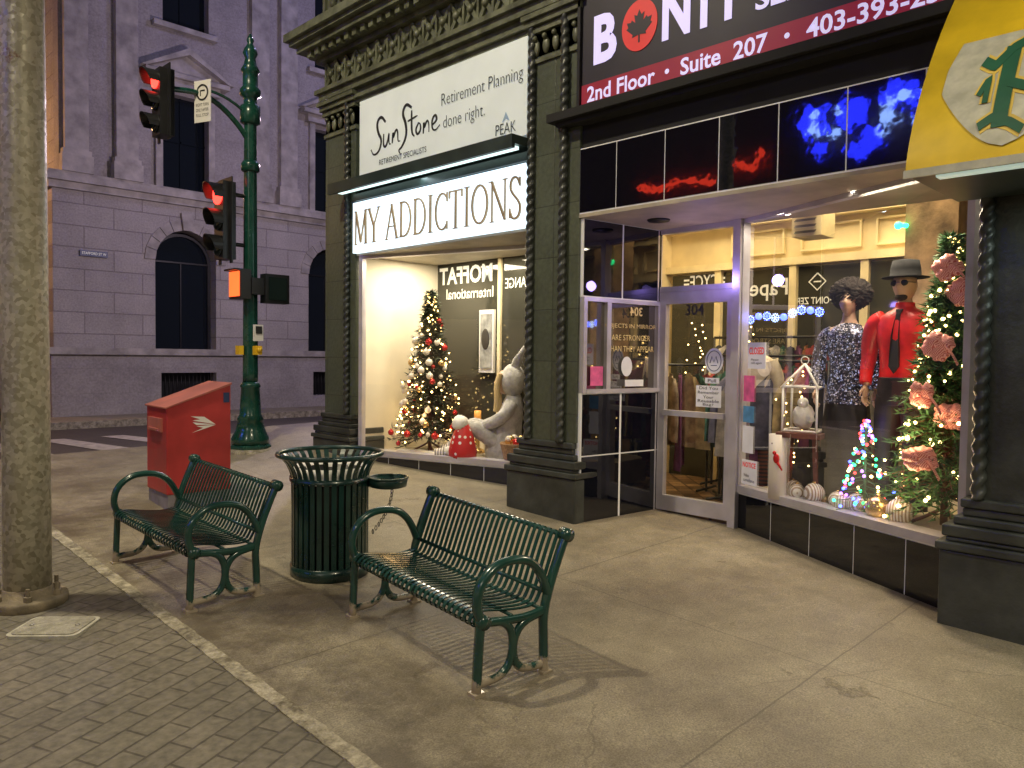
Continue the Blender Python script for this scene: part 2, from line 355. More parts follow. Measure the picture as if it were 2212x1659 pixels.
def mk(name,mb,mats,off=None,recalc=True):
    me=bpy.data.meshes.new(name)
    vs=mb.v if off is None else [(a-off[0],b-off[1],c-off[2]) for a,b,c in mb.v]
    me.from_pydata(vs,[],mb.f)
    for k in (mats if isinstance(mats,(list,tuple)) else [mats]): me.materials.append(M[k] if isinstance(k,str) else k)
    me.polygons.foreach_set("material_index",mb.m); me.polygons.foreach_set("use_smooth",mb.s)
    if recalc:
        b=bmesh.new(); b.from_mesh(me); bmesh.ops.recalc_face_normals(b,faces=b.faces); b.to_mesh(me); b.free()
    me.update(); ob=bpy.data.objects.new(name,me); SC.collection.objects.link(ob); return ob
def thing(name,label,cat,loc=(0,0,0),rz=0,rx=0,group=None):
    e=bpy.data.objects.new(name,None); e.empty_display_size=.1; SC.collection.objects.link(e)
    e.location=loc; e.rotation_euler=(rx,0,rz); e["label"]=label; e["category"]=cat
    if group: e["group"]=group
    return e
def part(P,name,mb,mats,world=False,label=None):
    o=mk(name,mb,mats,tuple(P.location) if world else None); o.parent=P
    if label: o["label"]=label
    return o
def struct(name,mb,mats):
    o=mk(name,mb,mats); o["kind"]="structure"; return o
def copything(T,loc,rz=None,label=None):
    n=T.copy(); SC.collection.objects.link(n); n.location=loc
    if rz is not None: n.rotation_euler[2]=rz
    if label: n["label"]=label
    def rec(a,b):
        for ch in a.children:
            c=ch.copy(); SC.collection.objects.link(c); c.parent=b; rec(ch,c)
    rec(T,n); return n
class PL:
    def __init__(s,A,B):
        s.A=Vector((A[0],A[1],0)); d=Vector((B[0]-A[0],B[1]-A[1],0)); s.L=d.length; s.u=d.normalized(); s.n=s.u.cross(Vector((0,0,1)))
    def __call__(s,u,v,d=0): p=s.A+s.u*u+s.n*d; return (p.x,p.y,v)
FX=5.1
def fac(u,v,d=0): return (FX-d,-u,v)
def light(name,kind,loc,power,col,size=.1,rot=None,sy=None,spot=None):
    l=bpy.data.lights.new(name,kind); l.energy=power; l.color=col
    if kind=='AREA':
        l.size=size
        if sy: l.shape='RECTANGLE'; l.size_y=sy
    else: l.shadow_soft_size=size
    if spot: l.spot_size=spot; l.spot_blend=.6
    o=bpy.data.objects.new(name,l); SC.collection.objects.link(o); o.location=loc
    if rot: o.rotation_euler=rot
    return o
# ---------------------------------------------------------------- ground
def G(x,y):
    yy=min(y,10); g=.02*min(max(x,-2),8)+.03*yy+(.0015*yy*yy if yy>0 else 0)
    if x>4.2 and y>5: g+=min(1,(x-4.2)/.9)*.008*(min(y,9)-5)**2
    return g
def RD(x,y):
    if y<=10: return G(min(x,1.5),y)-.13
    t=min(1,(y-10)/8.); return (G(1.5 if x<1.5 else min(x,4),10)-.12)*(1-t)+.05*t
def sheet(name,x0,x1,y0,y1,fn,dz,mats,step=.25,side=.15):
    mb=MB(); nx=max(1,int((x1-x0)/step)); ny=max(1,int((y1-y0)/step))
    v=[(x0+(x1-x0)*i/nx,y0+(y1-y0)*j/ny) for i in range(nx+1) for j in range(ny+1)]
    mb.add([(x,y,fn(x,y)+dz) for x,y in v],[(i*(ny+1)+j,(i+1)*(ny+1)+j,(i+1)*(ny+1)+j+1,i*(ny+1)+j+1) for i in range(nx) for j in range(ny)],0,True)
    if side:
        ring=[(x0+(x1-x0)*i/nx,y0) for i in range(nx)]+[(x1,y0+(y1-y0)*j/ny) for j in range(ny)]+[(x1-(x1-x0)*i/nx,y1) for i in range(nx)]+[(x0,y1-(y1-y0)*j/ny) for j in range(ny)]
        k=len(ring); mb.add([(x,y,fn(x,y)+dz) for x,y in ring]+[(x,y,fn(x,y)+dz-side) for x,y in ring],[(i,(i+1)%k,k+(i+1)%k,k+i) for i in range(k)])
    o=mk(name,mb,mats,recalc=False); o["kind"]="structure"; return o
struct("ground",MB().box(-200,200,-200,300,-1.7,-1.6),'earth')
sheet("sidewalk",1.70,6.0,-7,10.0,G,0,'walk')
sheet("sidewalk",6.0,6.13,-7,4.6,G,0,'walk')
def kfn(x,y): return G(x,y)+.003*math.sin(y*23)+.002*math.sin(y*57+x*40)
sheet("kerb",1.63,1.705,-7,10.0,kfn,.006,'kerb',.04)
sheet("paving",-2.2,1.635,-7,9.4,G,-.002,'paver')
sheet("kerb",-2.4,-2.2,-7,9.4,G,.004,'kerb',.5,.2)
sheet("road",-12,-2.4,-60,60,RD,0,'asphalt',1,0)
sheet("road",-2.4,60,10.0,18.0,RD,-.004,'asphalt',.5,0)
sheet("road",-2.4,1.70,9.4,10.2,RD,.02,'asphalt',.3,0)
sheet("kerb",4.0,60,18.0,18.18,lambda x,y:.2,0,'kerb',.5,.3)
sheet("sidewalk",4.0,60,18.18,19.8,lambda x,y:.19,0,'walk',.5,.3)
sheet("sidewalk",2.0,4.0,18.4,60,lambda x,y:.12,0,'walk',.5,.3)
for i in range(5):
    x=.6+i*.95; sheet("road_marking",x,x+.38,11.2,14.6,RD,.004,'paint',.4,0)
# ---------------------------------------------------------------- stone building
SB=thing("stone_building","pale limestone civic building with rusticated base and arched windows","building",(5.0,19.8,.1))
SY=19.8
def sm(u,v,d=0): return (u,SY-d,v)
mb=MB()
bays=[7.25,11.5,15.75]
W=1.54; SP=3.98
def archpts(x0,w,n=14): return [(x0+w/2-w/2*math.cos(math.pi*i/n),SP+w/2*math.sin(math.pi*i/n)*1.04) for i in range(n+1)]
xs=[5.0]+sum([[b,b+W] for b in bays],[])+[20.0]
for i in range(0,len(xs),2): mb.mbox(sm,xs[i],xs[i+1],1.78,5.4,-.5,0)
for b in bays: mb.prism([(b,5.4)]+archpts(b,W)+[(b+W,5.4)],sm,-.5,0)
part(SB,"rusticated_wall",mb,'stone',True)
mb=MB(); bw=[(b+.24,b+1.4) for b in bays]
xs=[5.17]+sum([list(b) for b in bw],[])+[20.0]
for i in range(0,len(xs),2): mb.mbox(sm,xs[i],xs[i+1],5.8,14,-.5,-.1)
for a,b in bw:
    mb.mbox(sm,a,b,8.18,9.85,-.5,-.1); mb.mbox(sm,a,b,12.3,14,-.5,-.1)
part(SB,"upper_wall",mb,'ashlar',True)
mb=MB()
mb.mbox(sm,4.93,20,.1,.5,-.5,.14); 
xs=[4.93]+sum([[b+.1,b+1.5] for b in bays],[])+[20]
for i in range(0,len(xs),2): mb.mbox(sm,xs[i],xs[i+1],.5,1.18,-.5,.1)
mb.mbox(sm,4.93,20,1.18,1.62,-.5,.1)
part(SB,"plinth",mb,'ashlar',True)
mb=MB()
mb.mbox(sm,4.86,20,1.62,1.7801,-.5,.18)
mb.mbox(sm,4.9,20,5.4,5.56,-.5,.12); mb.mbox(sm,4.82,20,5.56,5.72,-.5,.24); mb.mbox(sm,4.9,20,5.72,5.8,-.5,.1)
for b in bays:
    cx=b+W/2
    for i in range(11):
        a0=math.pi*i/11+.01; a1=math.pi*(i+1)/11-.01; r0=W/2+.002; r1=W/2+(.42 if i==5 else .26)
        mb.prism([(cx-r0*math.cos(a0),SP+r0*math.sin(a0)*1.04),(cx-r0*math.cos(a1),SP+r0*math.sin(a1)*1.04),(cx-r1*math.cos(a1),SP+r1*math.sin(a1)*1.04),(cx-r1*math.cos(a0),SP+r1*math.sin(a0)*1.04)],sm,0.002,.035 if i!=5 else .10)
    mb.mbox(sm,cx-.74,cx-.58,5.8,8.3,-.098,.02); mb.mbox(sm,cx+.58,cx+.74,5.8,8.3,-.098,.02)
    mb.mbox(sm,cx-.85,cx+.85,8.3,8.5,-.098,.1); mb.mbox(sm,cx-1.05,cx+1.05,8.5,8.62,-.098,.24)
    mb.prism([(cx-1.05,8.62),(cx+1.05,8.62),(cx,9.15)],sm,-.098,.06)
    mb.prism([(cx-1.15,8.62),(cx-1.03,8.62),(cx,9.13),(cx+1.03,8.62),(cx+1.15,8.62),(cx,9.3)],sm,.062,.26)
    mb.mbox(sm,cx-.8,cx+.8,9.72,9.85,-.098,.08)
for x in (5.25,6.35,9.75,10.6,14,14.9):
    mb.mbox(sm,x,x+.5,6.2,14,-.098,.08); mb.mbox(sm,x-.08,x+.58,5.8,6.2,-.098,.16); mb.mbox(sm,x-.05,x+.55,6.2,6.32,-.098,.12)
part(SB,"stone_trim",mb,'trim',True)
mb=MB(); mb.box(5.0,5.5,20.3,60,1.78,5.4); mb.box(4.93,5.5,20.3,60,.1,1.62); mb.box(5.17,5.5,20.3,60,5.8,14); 
part(SB,"side_wall",mb,'stoneY',True)
mb=MB(); mb.box(4.86,5.5,20.3,60,1.62,1.78); mb.box(4.82,5.5,20.3,60,5.4,5.8)
for y in (22.3,26.5,30.5,35):
    mb.box(5.02,5.17,y-.75,y-.6,5.8,8.3);mb.box(5.02,5.17,y+.6,y+.75,5.8,8.3);mb.box(4.85,5.17,y-1,y+1,8.3,8.55)
    mb.add([(4.9,y-1,8.56),(4.9,y+1,8.56),(4.9,y,9.2),(5.169,y-1,8.56),(5.169,y+1,8.56),(5.169,y,9.2)],[(0,1,2),(3,5,4),(0,2,5,3),(1,4,5,2),(0,3,4,1)])
part(SB,"side_trim",mb,'trim',True)
for i,b in enumerate(bays):
    cx=b+W/2
    w=part(SB,"arched_window",MB().prism([(b,1.7801)]+archpts(b,W)+[(b+W,1.7801)],sm,-.42,-.4),'winblk',True)
    f=MB(); f.ribbon([(b+.04,1.78)]+[(cx-(W/2-.04)*math.cos(math.pi*k/14),SP+(W/2-.04)*math.sin(math.pi*k/14)) for k in range(15)]+[(b+W-.04,1.78)],.08,sm,-.4,-.34)
    f.mbox(sm,cx-.015,cx+.015,1.8,SP,-.4,-.37); f.mbox(sm,b,b+W,SP,SP+.04,-.4,-.37)
    part(SB,"window_frame",f,'black',True)
    for z0,z1 in ((5.9,8.18),(9.85,12.3)):
        part(SB,"sash_window",MB().mbox(sm,b+.24,b+1.4,z0-.1,z1,-.42,-.38).mbox(sm,cx-.02,cx+.02,z0,z1,-.38,-.35).mbox(sm,b+.24,b+1.4,(z0+z1)/2,(z0+z1)/2+.05,-.38,-.35),'winblk',True)
    g=MB().mbox(sm,b+.1,b+1.5,.5,1.18,-.3,-.28)
    for k in range(14): g.cyl(sm(b+.15+k*.1,.5,-.05),sm(b+.15+k*.1,1.18,-.05),.012,n=6)
    part(SB,"basement_window",g,'black',True)
for y in (22.3,26.5,30.5,35):
    part(SB,"side_window",MB().box(5.12,5.165,y-.6,y+.6,5.85,8.2),'winblk',True)
SS=thing("street_name_sign","small dark blue street name plate fixed to the stone wall","sign",(5.85,19.78,3.98))
part(SS,"sign_plate",MB().box(-.3,.3,-.03,0,-.07,.07),'plate')
part(SS,"sign_lettering",MB().text("STAFFORD ST W",lambda u,v,d:(u,-.034-d,v),0,0,.52,.06),'wlet')
# ---------------------------------------------------------------- shop building
SH=thing("shop_building","dark glazed terracotta corner commercial building with lit shopfronts","building",(5.1,4.6,.28))
mb=MB()
mb.box(5.3,9.2,-7,8.38,5.3,9.0)
mb.box(8.3,8.5,-7,8.38,.0,5.3); mb.box(6.3,8.3,8.2,8.38,.0,5.3); mb.box(6.4,8.3,-7.2,-7,0,5.3)
mb.box(5.2,5.3,-7,8.38,4.65,9.0)
mb.box(5.2,5.3,-7,.6,.0,4.65)
part(SH,"masonry_wall",mb,'terra',True)
part(SH,"ceiling",MB().box(5.3,8.3,-6.9,8.2,3.75,3.85),'cream',True)
def rope(y,x,z0,z1,r=.036):
    k=int((z1-z0)/.016); m=MB(); m.lathe([(r,z0+(z1-z0)*i/k) for i in range(k+1)],(x,y,0),18,twist=(.2,2,38)); return m
def pier(nm_,y0,y1,by0,by1,zb,zt,gl,ropes,mats='terra',bx=.25,cap=True,x=FX):
    mb=MB(); mb.box(x,x+.4,y0,y1,zb,zt); part(SH,nm_,mb,mats,True)
    mb=MB()
    zg=gl-.2; zk=zb-.31
    mb.box(x-bx,x+.4,by0,by1,zg,zk)
    steps=[(-.02,-.02,.05),(.0,.02,.03),(-.015,-.01,.07),(.015,.03,.05),(.04,.06,.05),(.02,.04,.055)]
    z=zk+.002
    for i,(dx,dy,h) in enumerate(steps):
        t=i/5; mb.box(x-bx+dx+t*(bx-.04)*.5,x+.39,by0+dy+t*.02,by1-dy-t*.05,z,z+h); z+=h+.0005
    o=part(SH,"pillar_base",mb,'terradk',True)
    bv=o.modifiers.new("b","BEVEL"); bv.width=.012; bv.segments=3
    for ry,rx in ropes: part(SH,"twisted_column",rope(ry,rx,zb,zt),'terradk',True)
    if cap:
        mb=MB()
        for dz,o_,h in ((-.42,.02,.04),(-.36,.0,.2),(-.16,.04,.05),(-.10,.07,.05),(-.045,.10,.045)):
            mb.box(x-o_,x+.4,y0-o_*.6,y1+o_*.6,zt+dz,zt+dz+h-.001)
        for j in range(5):
            yc=y0+(y1-y0)*(j+.5)/5
            mb.ball((x-.005,yc,zt-.28),.05,8,6,sc=(.5,.8,1.5)); mb.ball((x-.03,yc,zt-.205),.025,8,6)
        part(SH,"pillar_capital",mb,'terra2',True)
pier("pillar",4.31,4.89,4.26,5.10,.95,4.75,.27,((4.47,5.07),(4.87,5.08)),bx=.06)
pier("pillar",7.72,8.38,7.68,8.50,.98,4.75,.5,((7.86,5.07),),bx=.10)
pier("pillar",.3,1.2,.3,1.40,.9,4.75,.13,((1.22,5.06),),'terradk',bx=.1,cap=False)
mb=MB()
mb.box(5.02,5.2,-6,8.42,4.77,4.85); mb.box(4.98,5.2,-6,8.46,4.85,4.9)
mb.box(5.08,5.2,-6,8.38,4.9,5.22)
mb.box(5.0,5.2,-6,8.44,5.22,5.28); mb.box(4.93,5.2,-6,8.5,5.28,5.34); mb.box(4.82,5.2,-6,8.6,5.34,5.42); mb.box(4.75,5.2,-6,8.66,5.42,5.47); mb.box(4.70,5.2,-6,8.7,5.47,5.56)
mb.box(5.06,5.2,-6,8.4,5.56,6.3); mb.box(4.9,5.2,-6,8.5,6.3,6.42)
mb.box(5.08,5.2,4.89,7.72,4.62,4.7699); mb.box(5.04,5.2,4.89,7.72,4.66,4.7)
y=8.4
while y>0:
    mb.box(4.87,4.93,y-.05,y+.03,5.26,5.339); y-=.16
o=part(SH,"cornice",mb,'terra2',True)
mb=MB(); y=8.3
while y>.5:
    u=-y
    for z0,z1,d in ((4.92,5.2,.02),(5.62,6.1,.04)):
        s=z1-z0
        mb.ribbon([(u,z0),(u+s*.75,z1)],.045,fac,d,d+.03); mb.ribbon([(u,z1),(u+s*.75,z0)],.045,fac,d,d+.034)
        mb.mbox(fac,u-.02,u+.012,z0,z1,d,d+.037)
        mb.ball(fac(u+s*.375,(z0+z1)/2,d+.03),.045,8,6)
    y-=.28*.75
part(SH,"lattice_frieze",mb,'terra2',True)
mb=MB(); mb.box(5.13,5.3,1.2,4.31,3.49,3.72); part(SH,"fascia",mb,'fascia',True)
mb=MB(); mb.box(5.105,5.3,1.2,4.31,2.925,3.482); part(SH,"tile_band",mb,'grout',True)
mb=MB(); edges=[4.31,3.92,3.45,2.98,2.52,2.05,1.58,1.2]
for a,b in zip(edges,edges[1:]): mb.box(5.101,5.12,b+.005,a-.005,2.938,3.472)
part(SH,"fascia_tile",mb,'tile',True)
mb=MB(); mb.box(4.95,5.2,1.0,4.57,3.72,3.79); mb.box(5.0,5.2,1.0,4.5,3.68,3.72)
part(SH,"fascia_ledge",mb,'fascia',True)
mb=MB().prism([(5.1,1.2),(5.1,4.31),(6.3,4.31),(6.3,1.2)],lambda u,v,d:(u,v,2.895+d),0,.029); part(SH,"soffit",mb,'soffit',True)
mb=MB(); mb.lathe([(.09,2.88),(.1,2.8945)],(5.62,3.85,0),20); part(SH,"downlight",mb,'black',True)
mb=MB(); mb.box(5.16,5.3,4.89,7.72,3.45,4.62); part(SH,"fascia",mb,'terradk',True)
mb=MB(); mb.prism([(5.1,4.89),(5.1,7.69),(6.3,7.69),(6.3,4.89)],lambda u,v,d:(u,v,2.85+d),0,.025); part(SH,"soffit",mb,'soffit',True)
mb=MB(); mb.box(5.12,5.3,4.89,7.72,2.876,3.449); part(SH,"fascia",mb,'terradk',True)
mb=MB(); mb.box(4.86,5.16,4.9,7.95,3.6,3.68); mb.box(4.86,4.9,4.9,7.95,3.56,3.6); mb.box(5.06,5.16,4.9,7.72,3.48,3.56)
part(SH,"sign_canopy",mb,'hoodgreen',True)
part(SH,"light_tube",MB().box(4.94,5.0,4.95,7.85,3.57,3.598),'tube',True)
WR=PL((6.1,3.31),(5.2,1.3)); WL=PL((5.13,7.66),(5.85,5.2)); PW=PL((5.12,4.27),(6.1,4.14)); DR=PL((6.1,4.13),(6.1,3.36))
def riser(P,z1,zb,n,name="stall_riser"):
    mb=MB(); mb.mbox(P,0,P.L,zb,z1-.03,-.12,0); part(SH,name,mb,'grout',True)
    mb=MB(); w=P.L/n
    for i in range(n): mb.mbox(P,i*w+.005,(i+1)*w-.005,zb,z1-.05,.0,.004)
    part(SH,"riser_tile",mb,'tile',True)
    mb=MB(); mb.mbox(P,0,P.L,z1-.028,z1+.03,-.12,.04); part(SH,"sill",mb,'frame',True)
riser(WR,.58,.1,5); riser(WL,.56,.3,6)
def glaz(P,z0,z1,name,fr=.05):
    mb=MB(); mb.mbox(P,0,fr,z0,z1,-.04,.03); mb.mbox(P,P.L-fr,P.L,z0,z1,-.04,.03); mb.mbox(P,fr,P.L-fr,z1-fr*.7,z1,-.04,.03)
    part(SH,name,mb,'frame',True)
    g=MB().add([P(fr,z0,-.005),P(P.L-fr,z0,-.005),P(P.L-fr,z1-fr*.7,-.005),P(fr,z1-fr*.7,-.005)],[(0,1,2,3)])
    o=mk("glass_pane",g,'glass',tuple(SH.location)); o.parent=SH
glaz(WR,.61,2.894,"shop_window"); glaz(WL,.59,2.849,"shop_window")
part(SH,"door_post",MB().mbox(PL((6.08,3.36),(6.08,3.3)),0,.07,.2,2.894,-.02,.06),'frame',True)
part(SH,"door_post",MB().mbox(PL((6.1,4.2),(6.1,4.13)),0,.06,.2,2.894,-.02,.05),'frame',True)
mb=MB(); mb.mbox(PW,0,PW.L,.1,1.385,-.1,0); mb.mbox(PW,0,PW.L,2.22,2.89,-.1,0); part(SH,"entrance_panel",mb,'grout',True)
mb=MB()
for a,b in ((.0,.47),(.482,PW.L)):
    for z0,z1 in ((.2,.83),(.842,1.375)): mb.mbox(PW,a+.010,b-.004,z0,z1,.0,.004)
    mb.mbox(PW,a+.006,b-.003,2.232,2.885,.0,.004)
part(SH,"entrance_tile",mb,'tile',True)
mb=MB(); mb.mbox(PW,0,.04,1.386,2.219,-.04,.02); mb.mbox(PW,PW.L-.05,PW.L,1.386,2.219,-.04,.02); mb.mbox(PW,.28,.33,1.386,2.219,-.04,.02); mb.mbox(PW,.04,PW.L,1.386,1.42,-.038,.03); mb.mbox(PW,.04,PW.L,2.185,2.219,-.038,.022)
part(SH,"side_window",mb,'frame',True)
mb=MB().mbox(PW,.04,PW.L-.05,1.42,2.185,-.03,-.02); part(SH,"mirrored_pane",mb,mat("mirror_pane",(.32,.30,.27),.04,metal=.9,var=0),True)
mb=MB()
mb.text("304",PW,.66,2.12,.16,.08,m=0,off=.02,mirror=True)  # mirrored number draws the door number's reflection in the pane
for t,z,w in (("OBJECTS IN MIRROR",1.98,.66),("ARE STRONGER",1.88,.5),("THAN THEY APPEAR",1.78,.6)): mb.text(t,PW,.60,z,w,.05)
part(SH,"window_lettering",mb,'gold',True)
mb=MB(); mb.prism([(.55+.07*math.cos(a*.35),1.62+.09*math.sin(a*.35)) for a in range(18)],PW,.0,.002); part(SH,"round_sticker",mb,'paper',True)
part(SH,"window_notice",MB().mbox(PW,.5,.74,1.44,1.50,.03,.032),'paper',True)
part(SH,"window_notice",MB().mbox(PW,.1,.25,1.45,1.62,.0,.004),'pink',True)
DO=part(SH,"door",MB().mbox(DR,.0,.07,.28,2.31,-.03,.03).mbox(DR,DR.L-.07,DR.L,.28,2.31,-.03,.03).mbox(DR,.07,DR.L-.07,.28,.42,-.03,.03).mbox(DR,.07,DR.L-.07,2.2,2.31,-.03,.03),'frame',True)
def sub(P,name,mb,mats):
    o=mk(name,mb,mats,tuple(SH.location)); o.parent=P; return o
sub(DO,"push_bar",MB().mbox(DR,.07,DR.L-.07,1.17,1.22,.0,.06),'frame')
sub(DO,"door_glass",MB().add([DR(.07,.42),DR(DR.L-.07,.42),DR(DR.L-.07,2.2),DR(.07,2.2)],[(0,1,2,3)]),'glass')
mb=MB().text("304",DR,.38,2.14,.19,.1,off=.02,d=.035); sub(DO,"house_number",mb,'ink')
sub(DO,"round_sticker",MB().prism([(.57+.09*math.cos(a*.35),1.68+.115*math.sin(a*.35)) for a in range(18)],DR,.004,.007),'paper')
mb=MB(); mb.ribbon([(.57+.07*math.cos(a*math.pi/12),1.68+.09*math.sin(a*math.pi/12)) for a in range(25)],.006,DR,.008,.010); mb.ribbon([(.53,1.66),(.55,1.72),(.57,1.67),(.59,1.72),(.61,1.66)],.007,DR,.008,.0105); mb.ribbon([(.54,1.64),(.60,1.64)],.006,DR,.008,.010); sub(DO,"sticker_emblem",mb,'plate')
sub(DO,"door_notice",MB().mbox(DR,.43,.68,1.27,1.46,.062,.064).mbox(DR,.5,.64,1.48,1.53,.03,.034),'paper')
mb=MB()
for t,z in (("Did You",1.44),("Remember",1.40),("Your",1.36),("Reusable",1.325),("Bag?",1.29)): mb.text(t,DR,.555,z,.035*len(t)*.75,.026,d=.067)
mb.text("Pull",DR,.57,1.505,.08,.03,d=.037); sub(DO,"notice_lettering",mb,'ink')
part(SH,"transom_frame",MB().mbox(DR,0,DR.L,2.312,2.36,-.03,.03).mbox(DR,0,DR.L,2.85,2.894,-.03,.03),'frame',True)
part(SH,"transom_glass",MB().add([DR(0,2.36),DR(DR.L,2.36),DR(DR.L,2.85),DR(0,2.85)],[(0,1,2,3)]),'glass',True)
part(SH,"closed_sign",MB().mbox(WR,.12,.34,1.62,1.84,.004,.012),'paper',True)
mb=MB().text("CLOSED",WR,.23,1.77,.19,.06,d=.014,off=.02); part(SH,"closed_lettering",mb,'redleaf',True)
part(SH,"closed_lettering",MB().text("Please\ncall again",WR,.23,1.68,.14,.05,d=.014),'ink',True)
part(SH,"window_poster",MB().mbox(WR,.06,.20,1.34,1.56,.002,.004),'pink',True)
part(SH,"window_poster",MB().mbox(WR,.06,.20,1.16,1.3,.002,.004),'bluep',True)
part(SH,"window_poster",MB().mbox(WR,.06,.20,.9,1.13,.002,.004),'paper',True)
mb=MB().text("NOTICE",WR,.16,.8,.17,.045,d=.008,off=.02,m=1).mbox(WR,.06,.26,.63,.84,.002,.006).text("Video\nsurveillance",WR,.16,.69,.14,.07,d=.008,m=2); part(SH,"notice_poster",mb,['paper','redleaf','ink'],True)
# ---- interiors
part(SH,"shop_floor",MB().box(6.12,8.3,-6.9,8.2,.2,.285),'floor',True)
mb=MB(); mb.prism([(6.12,3.26),(5.24,1.28),(5.24,.3),(6.9,.3),(6.9,3.0)],lambda u,v,d:(u,v,d),.32,.58); part(SH,"display_platform",mb,'soffit',True)
mb=MB(); mb.prism([(5.2,7.60),(5.9,5.2),(6.4,5.2),(6.4,7.69),(5.2,7.69)],lambda u,v,d:(u,v,d),.45,.55); part(SH,"display_platform",mb,'soffit',True)
part(SH,"display_side_wall",MB().box(5.17,6.4,7.69,7.716,.5,2.848),'creamlight',True)
part(SH,"display_back_wall",MB().box(6.3,6.4,4.9,7.69,.45,.75),'creamlight',True)
part(SH,"display_back_glass",MB().box(6.32,6.36,4.8,7.69,.75,2.86),'darkglass',True)
part(SH,"mullion",MB().box(6.29,6.33,6.5,6.55,.75,2.86,0),'creamtrim',True)
part(SH,"display_ceiling",MB().box(5.3,6.4,4.9,7.72,2.88,2.92),'cream',True)
part(SH,"party_wall",MB().box(6.12,6.5,4.75,4.85,.2,3.74).box(6.45,6.5,4.851,5.4,.2,3.74).box(6.501,8.3,5.35,5.4,.2,3.74),'cream',True)
part(SH,"party_wall",MB().box(5.3,6.12,4.35,4.85,.2,3.74),'dark',True)
bk=lambda u,v,d=0:(6.32-d,-u,v)
mb=MB().text("MOFFAT",bk,-7.16,2.70,.98,.22,off=.03,mirror=True).text("International",bk,-7.08,2.47,.86,.13,mirror=True,off=.01).text("XCHANGE",bk,-6.14,2.55,.62,.12,mirror=True)  # reflected signs from across the street, drawn as mirrored text
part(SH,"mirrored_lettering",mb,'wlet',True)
mb=MB(); mb.box(6.28,6.315,6.6,6.85,1.5,2.25,0); mb.box(6.27,6.281,6.63,6.82,1.55,2.2,1); mb.ball((6.268,6.73,1.9),.07,12,8,2,(.06,1,1.8)); part(SH,"framed_poster",mb,['white','greyp','dark'],True)
part(SH,"back_wall",MB().box(8.1,8.3,-6.9,5.35,.26,3.75),'cream',True)
mb=MB(); mb.box(7.98,8.1,-6.9,5.35,2.72,2.8); mb.box(7.94,8.1,-6.9,5.35,3.2,3.28); mb.box(7.9,8.1,-6.9,5.35,3.28,3.34)
for y in (4.65,3.75,3.0,2.2,1.4,.6): mb.box(8.0,8.1,y-.04,y+.04,.28,2.72)
for y in (4.2,3.38,2.6,1.8,1.0): mb.box(8.05,8.1,y-.32,y-.30,2.86,3.14); mb.box(8.05,8.1,y+.30,y+.32,2.86,3.14); mb.box(8.05,8.1,y-.3,y+.3,3.12,3.14); mb.box(8.05,8.1,y-.3,y+.3,2.86,2.88)
part(SH,"wall_moulding",mb,'creamtrim',True)
mb=MB()
for a,b in ((5.3,4.69),(4.61,3.79),(3.71,3.04),(2.96,2.24),(2.16,1.44),(1.36,.64)): mb.box(8.06,8.1,b,a,.28,2.7)
part(SH,"partition_glass",mb,'darkglass',True)
b2=lambda u,v,d=0:(8.055-d,-u,v)
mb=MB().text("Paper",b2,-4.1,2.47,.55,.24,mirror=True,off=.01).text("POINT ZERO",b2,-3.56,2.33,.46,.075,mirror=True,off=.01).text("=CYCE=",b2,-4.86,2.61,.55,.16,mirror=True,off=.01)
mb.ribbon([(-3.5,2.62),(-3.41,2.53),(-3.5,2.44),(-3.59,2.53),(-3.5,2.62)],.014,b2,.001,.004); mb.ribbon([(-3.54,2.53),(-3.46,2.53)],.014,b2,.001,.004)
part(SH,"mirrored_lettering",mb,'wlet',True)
part(SH,"interior_column",MB().box(6.95,7.25,1.88,2.28,.26,3.75),mat("bare_plaster_column",(.34,.23,.13),.8,var=.6,scale=5,bp=1,bs=9),True)
mb=MB(); mb.box(7.0,7.3,3.02,3.3,2.85,3.3)
for k in range(7): mb.add([(6.99,3.06,2.9+k*.055),(6.99,3.26,2.9+k*.055),(6.95,3.26,2.87+k*.055),(6.95,3.06,2.87+k*.055)],[(0,1,2,3)],1)
part(SH,"air_vent",mb,['creamtrim','black'],True)
mb=MB(); mb.cyl((7.4,-1,3.45),(7.4,4.7,3.45),.05,n=10); mb.cyl((7.1,-1,3.55),(7.1,4.7,3.55),.02,n=8); part(SH,"ceiling_pipe",mb,'creamtrim',True)
light("shop_light",'AREA',(7.0,2.6,3.7),78,(1,.80,.46),1.4)
light("shop_light",'AREA',(7.1,4.1,3.7),46,(1,.80,.46),.8)
light("window_light",'AREA',(5.72,2.0,2.86),38,(1,.85,.62),.4,(rad(0),rad(12),0))
light("window_light",'AREA',(6.0,2.75,2.86),14,(1,.85,.62),.3)
light("display_light",'AREA',(5.70,7.1,2.84),34,(1,.86,.62),.5)
light("display_light",'AREA',(5.9,6.2,2.84),24,(1,.86,.62),.4)
# ---------------------------------------------------------------- signs
S1=thing("retirement_sign","white rectangular shop sign with black brush lettering above canopy","sign",(5.1,6.3,3.75))
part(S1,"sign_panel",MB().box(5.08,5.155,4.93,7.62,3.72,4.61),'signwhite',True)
sf=lambda u,v,d=0:(5.077-d,-u,v)
mb=MB()
def br(pts,w=.028,ox=0,oy=0,s=.84):
    p=chaik(pts,2); k=len(p); mb.ribbon([(ox+a*s,oy+b*.95) for a,b in p],[w*(.4+.7*abs(math.sin(3.0*i/k+.5))) for i in range(k)],sf,.0,.001+.0004*len(mb.v)/200)
ox=-7.36; oy=4.02
br([(.30,.27),(.2,.36),(.1,.3),(.13,.17),(.22,.08),(.16,-.05),(.03,-.08),(-.03,0)],.034,ox,oy)
br([(.26,.14),(.25,.0),(.31,-.02),(.36,.06),(.38,.15),(.375,.0),(.42,.0)],.026,ox,oy)
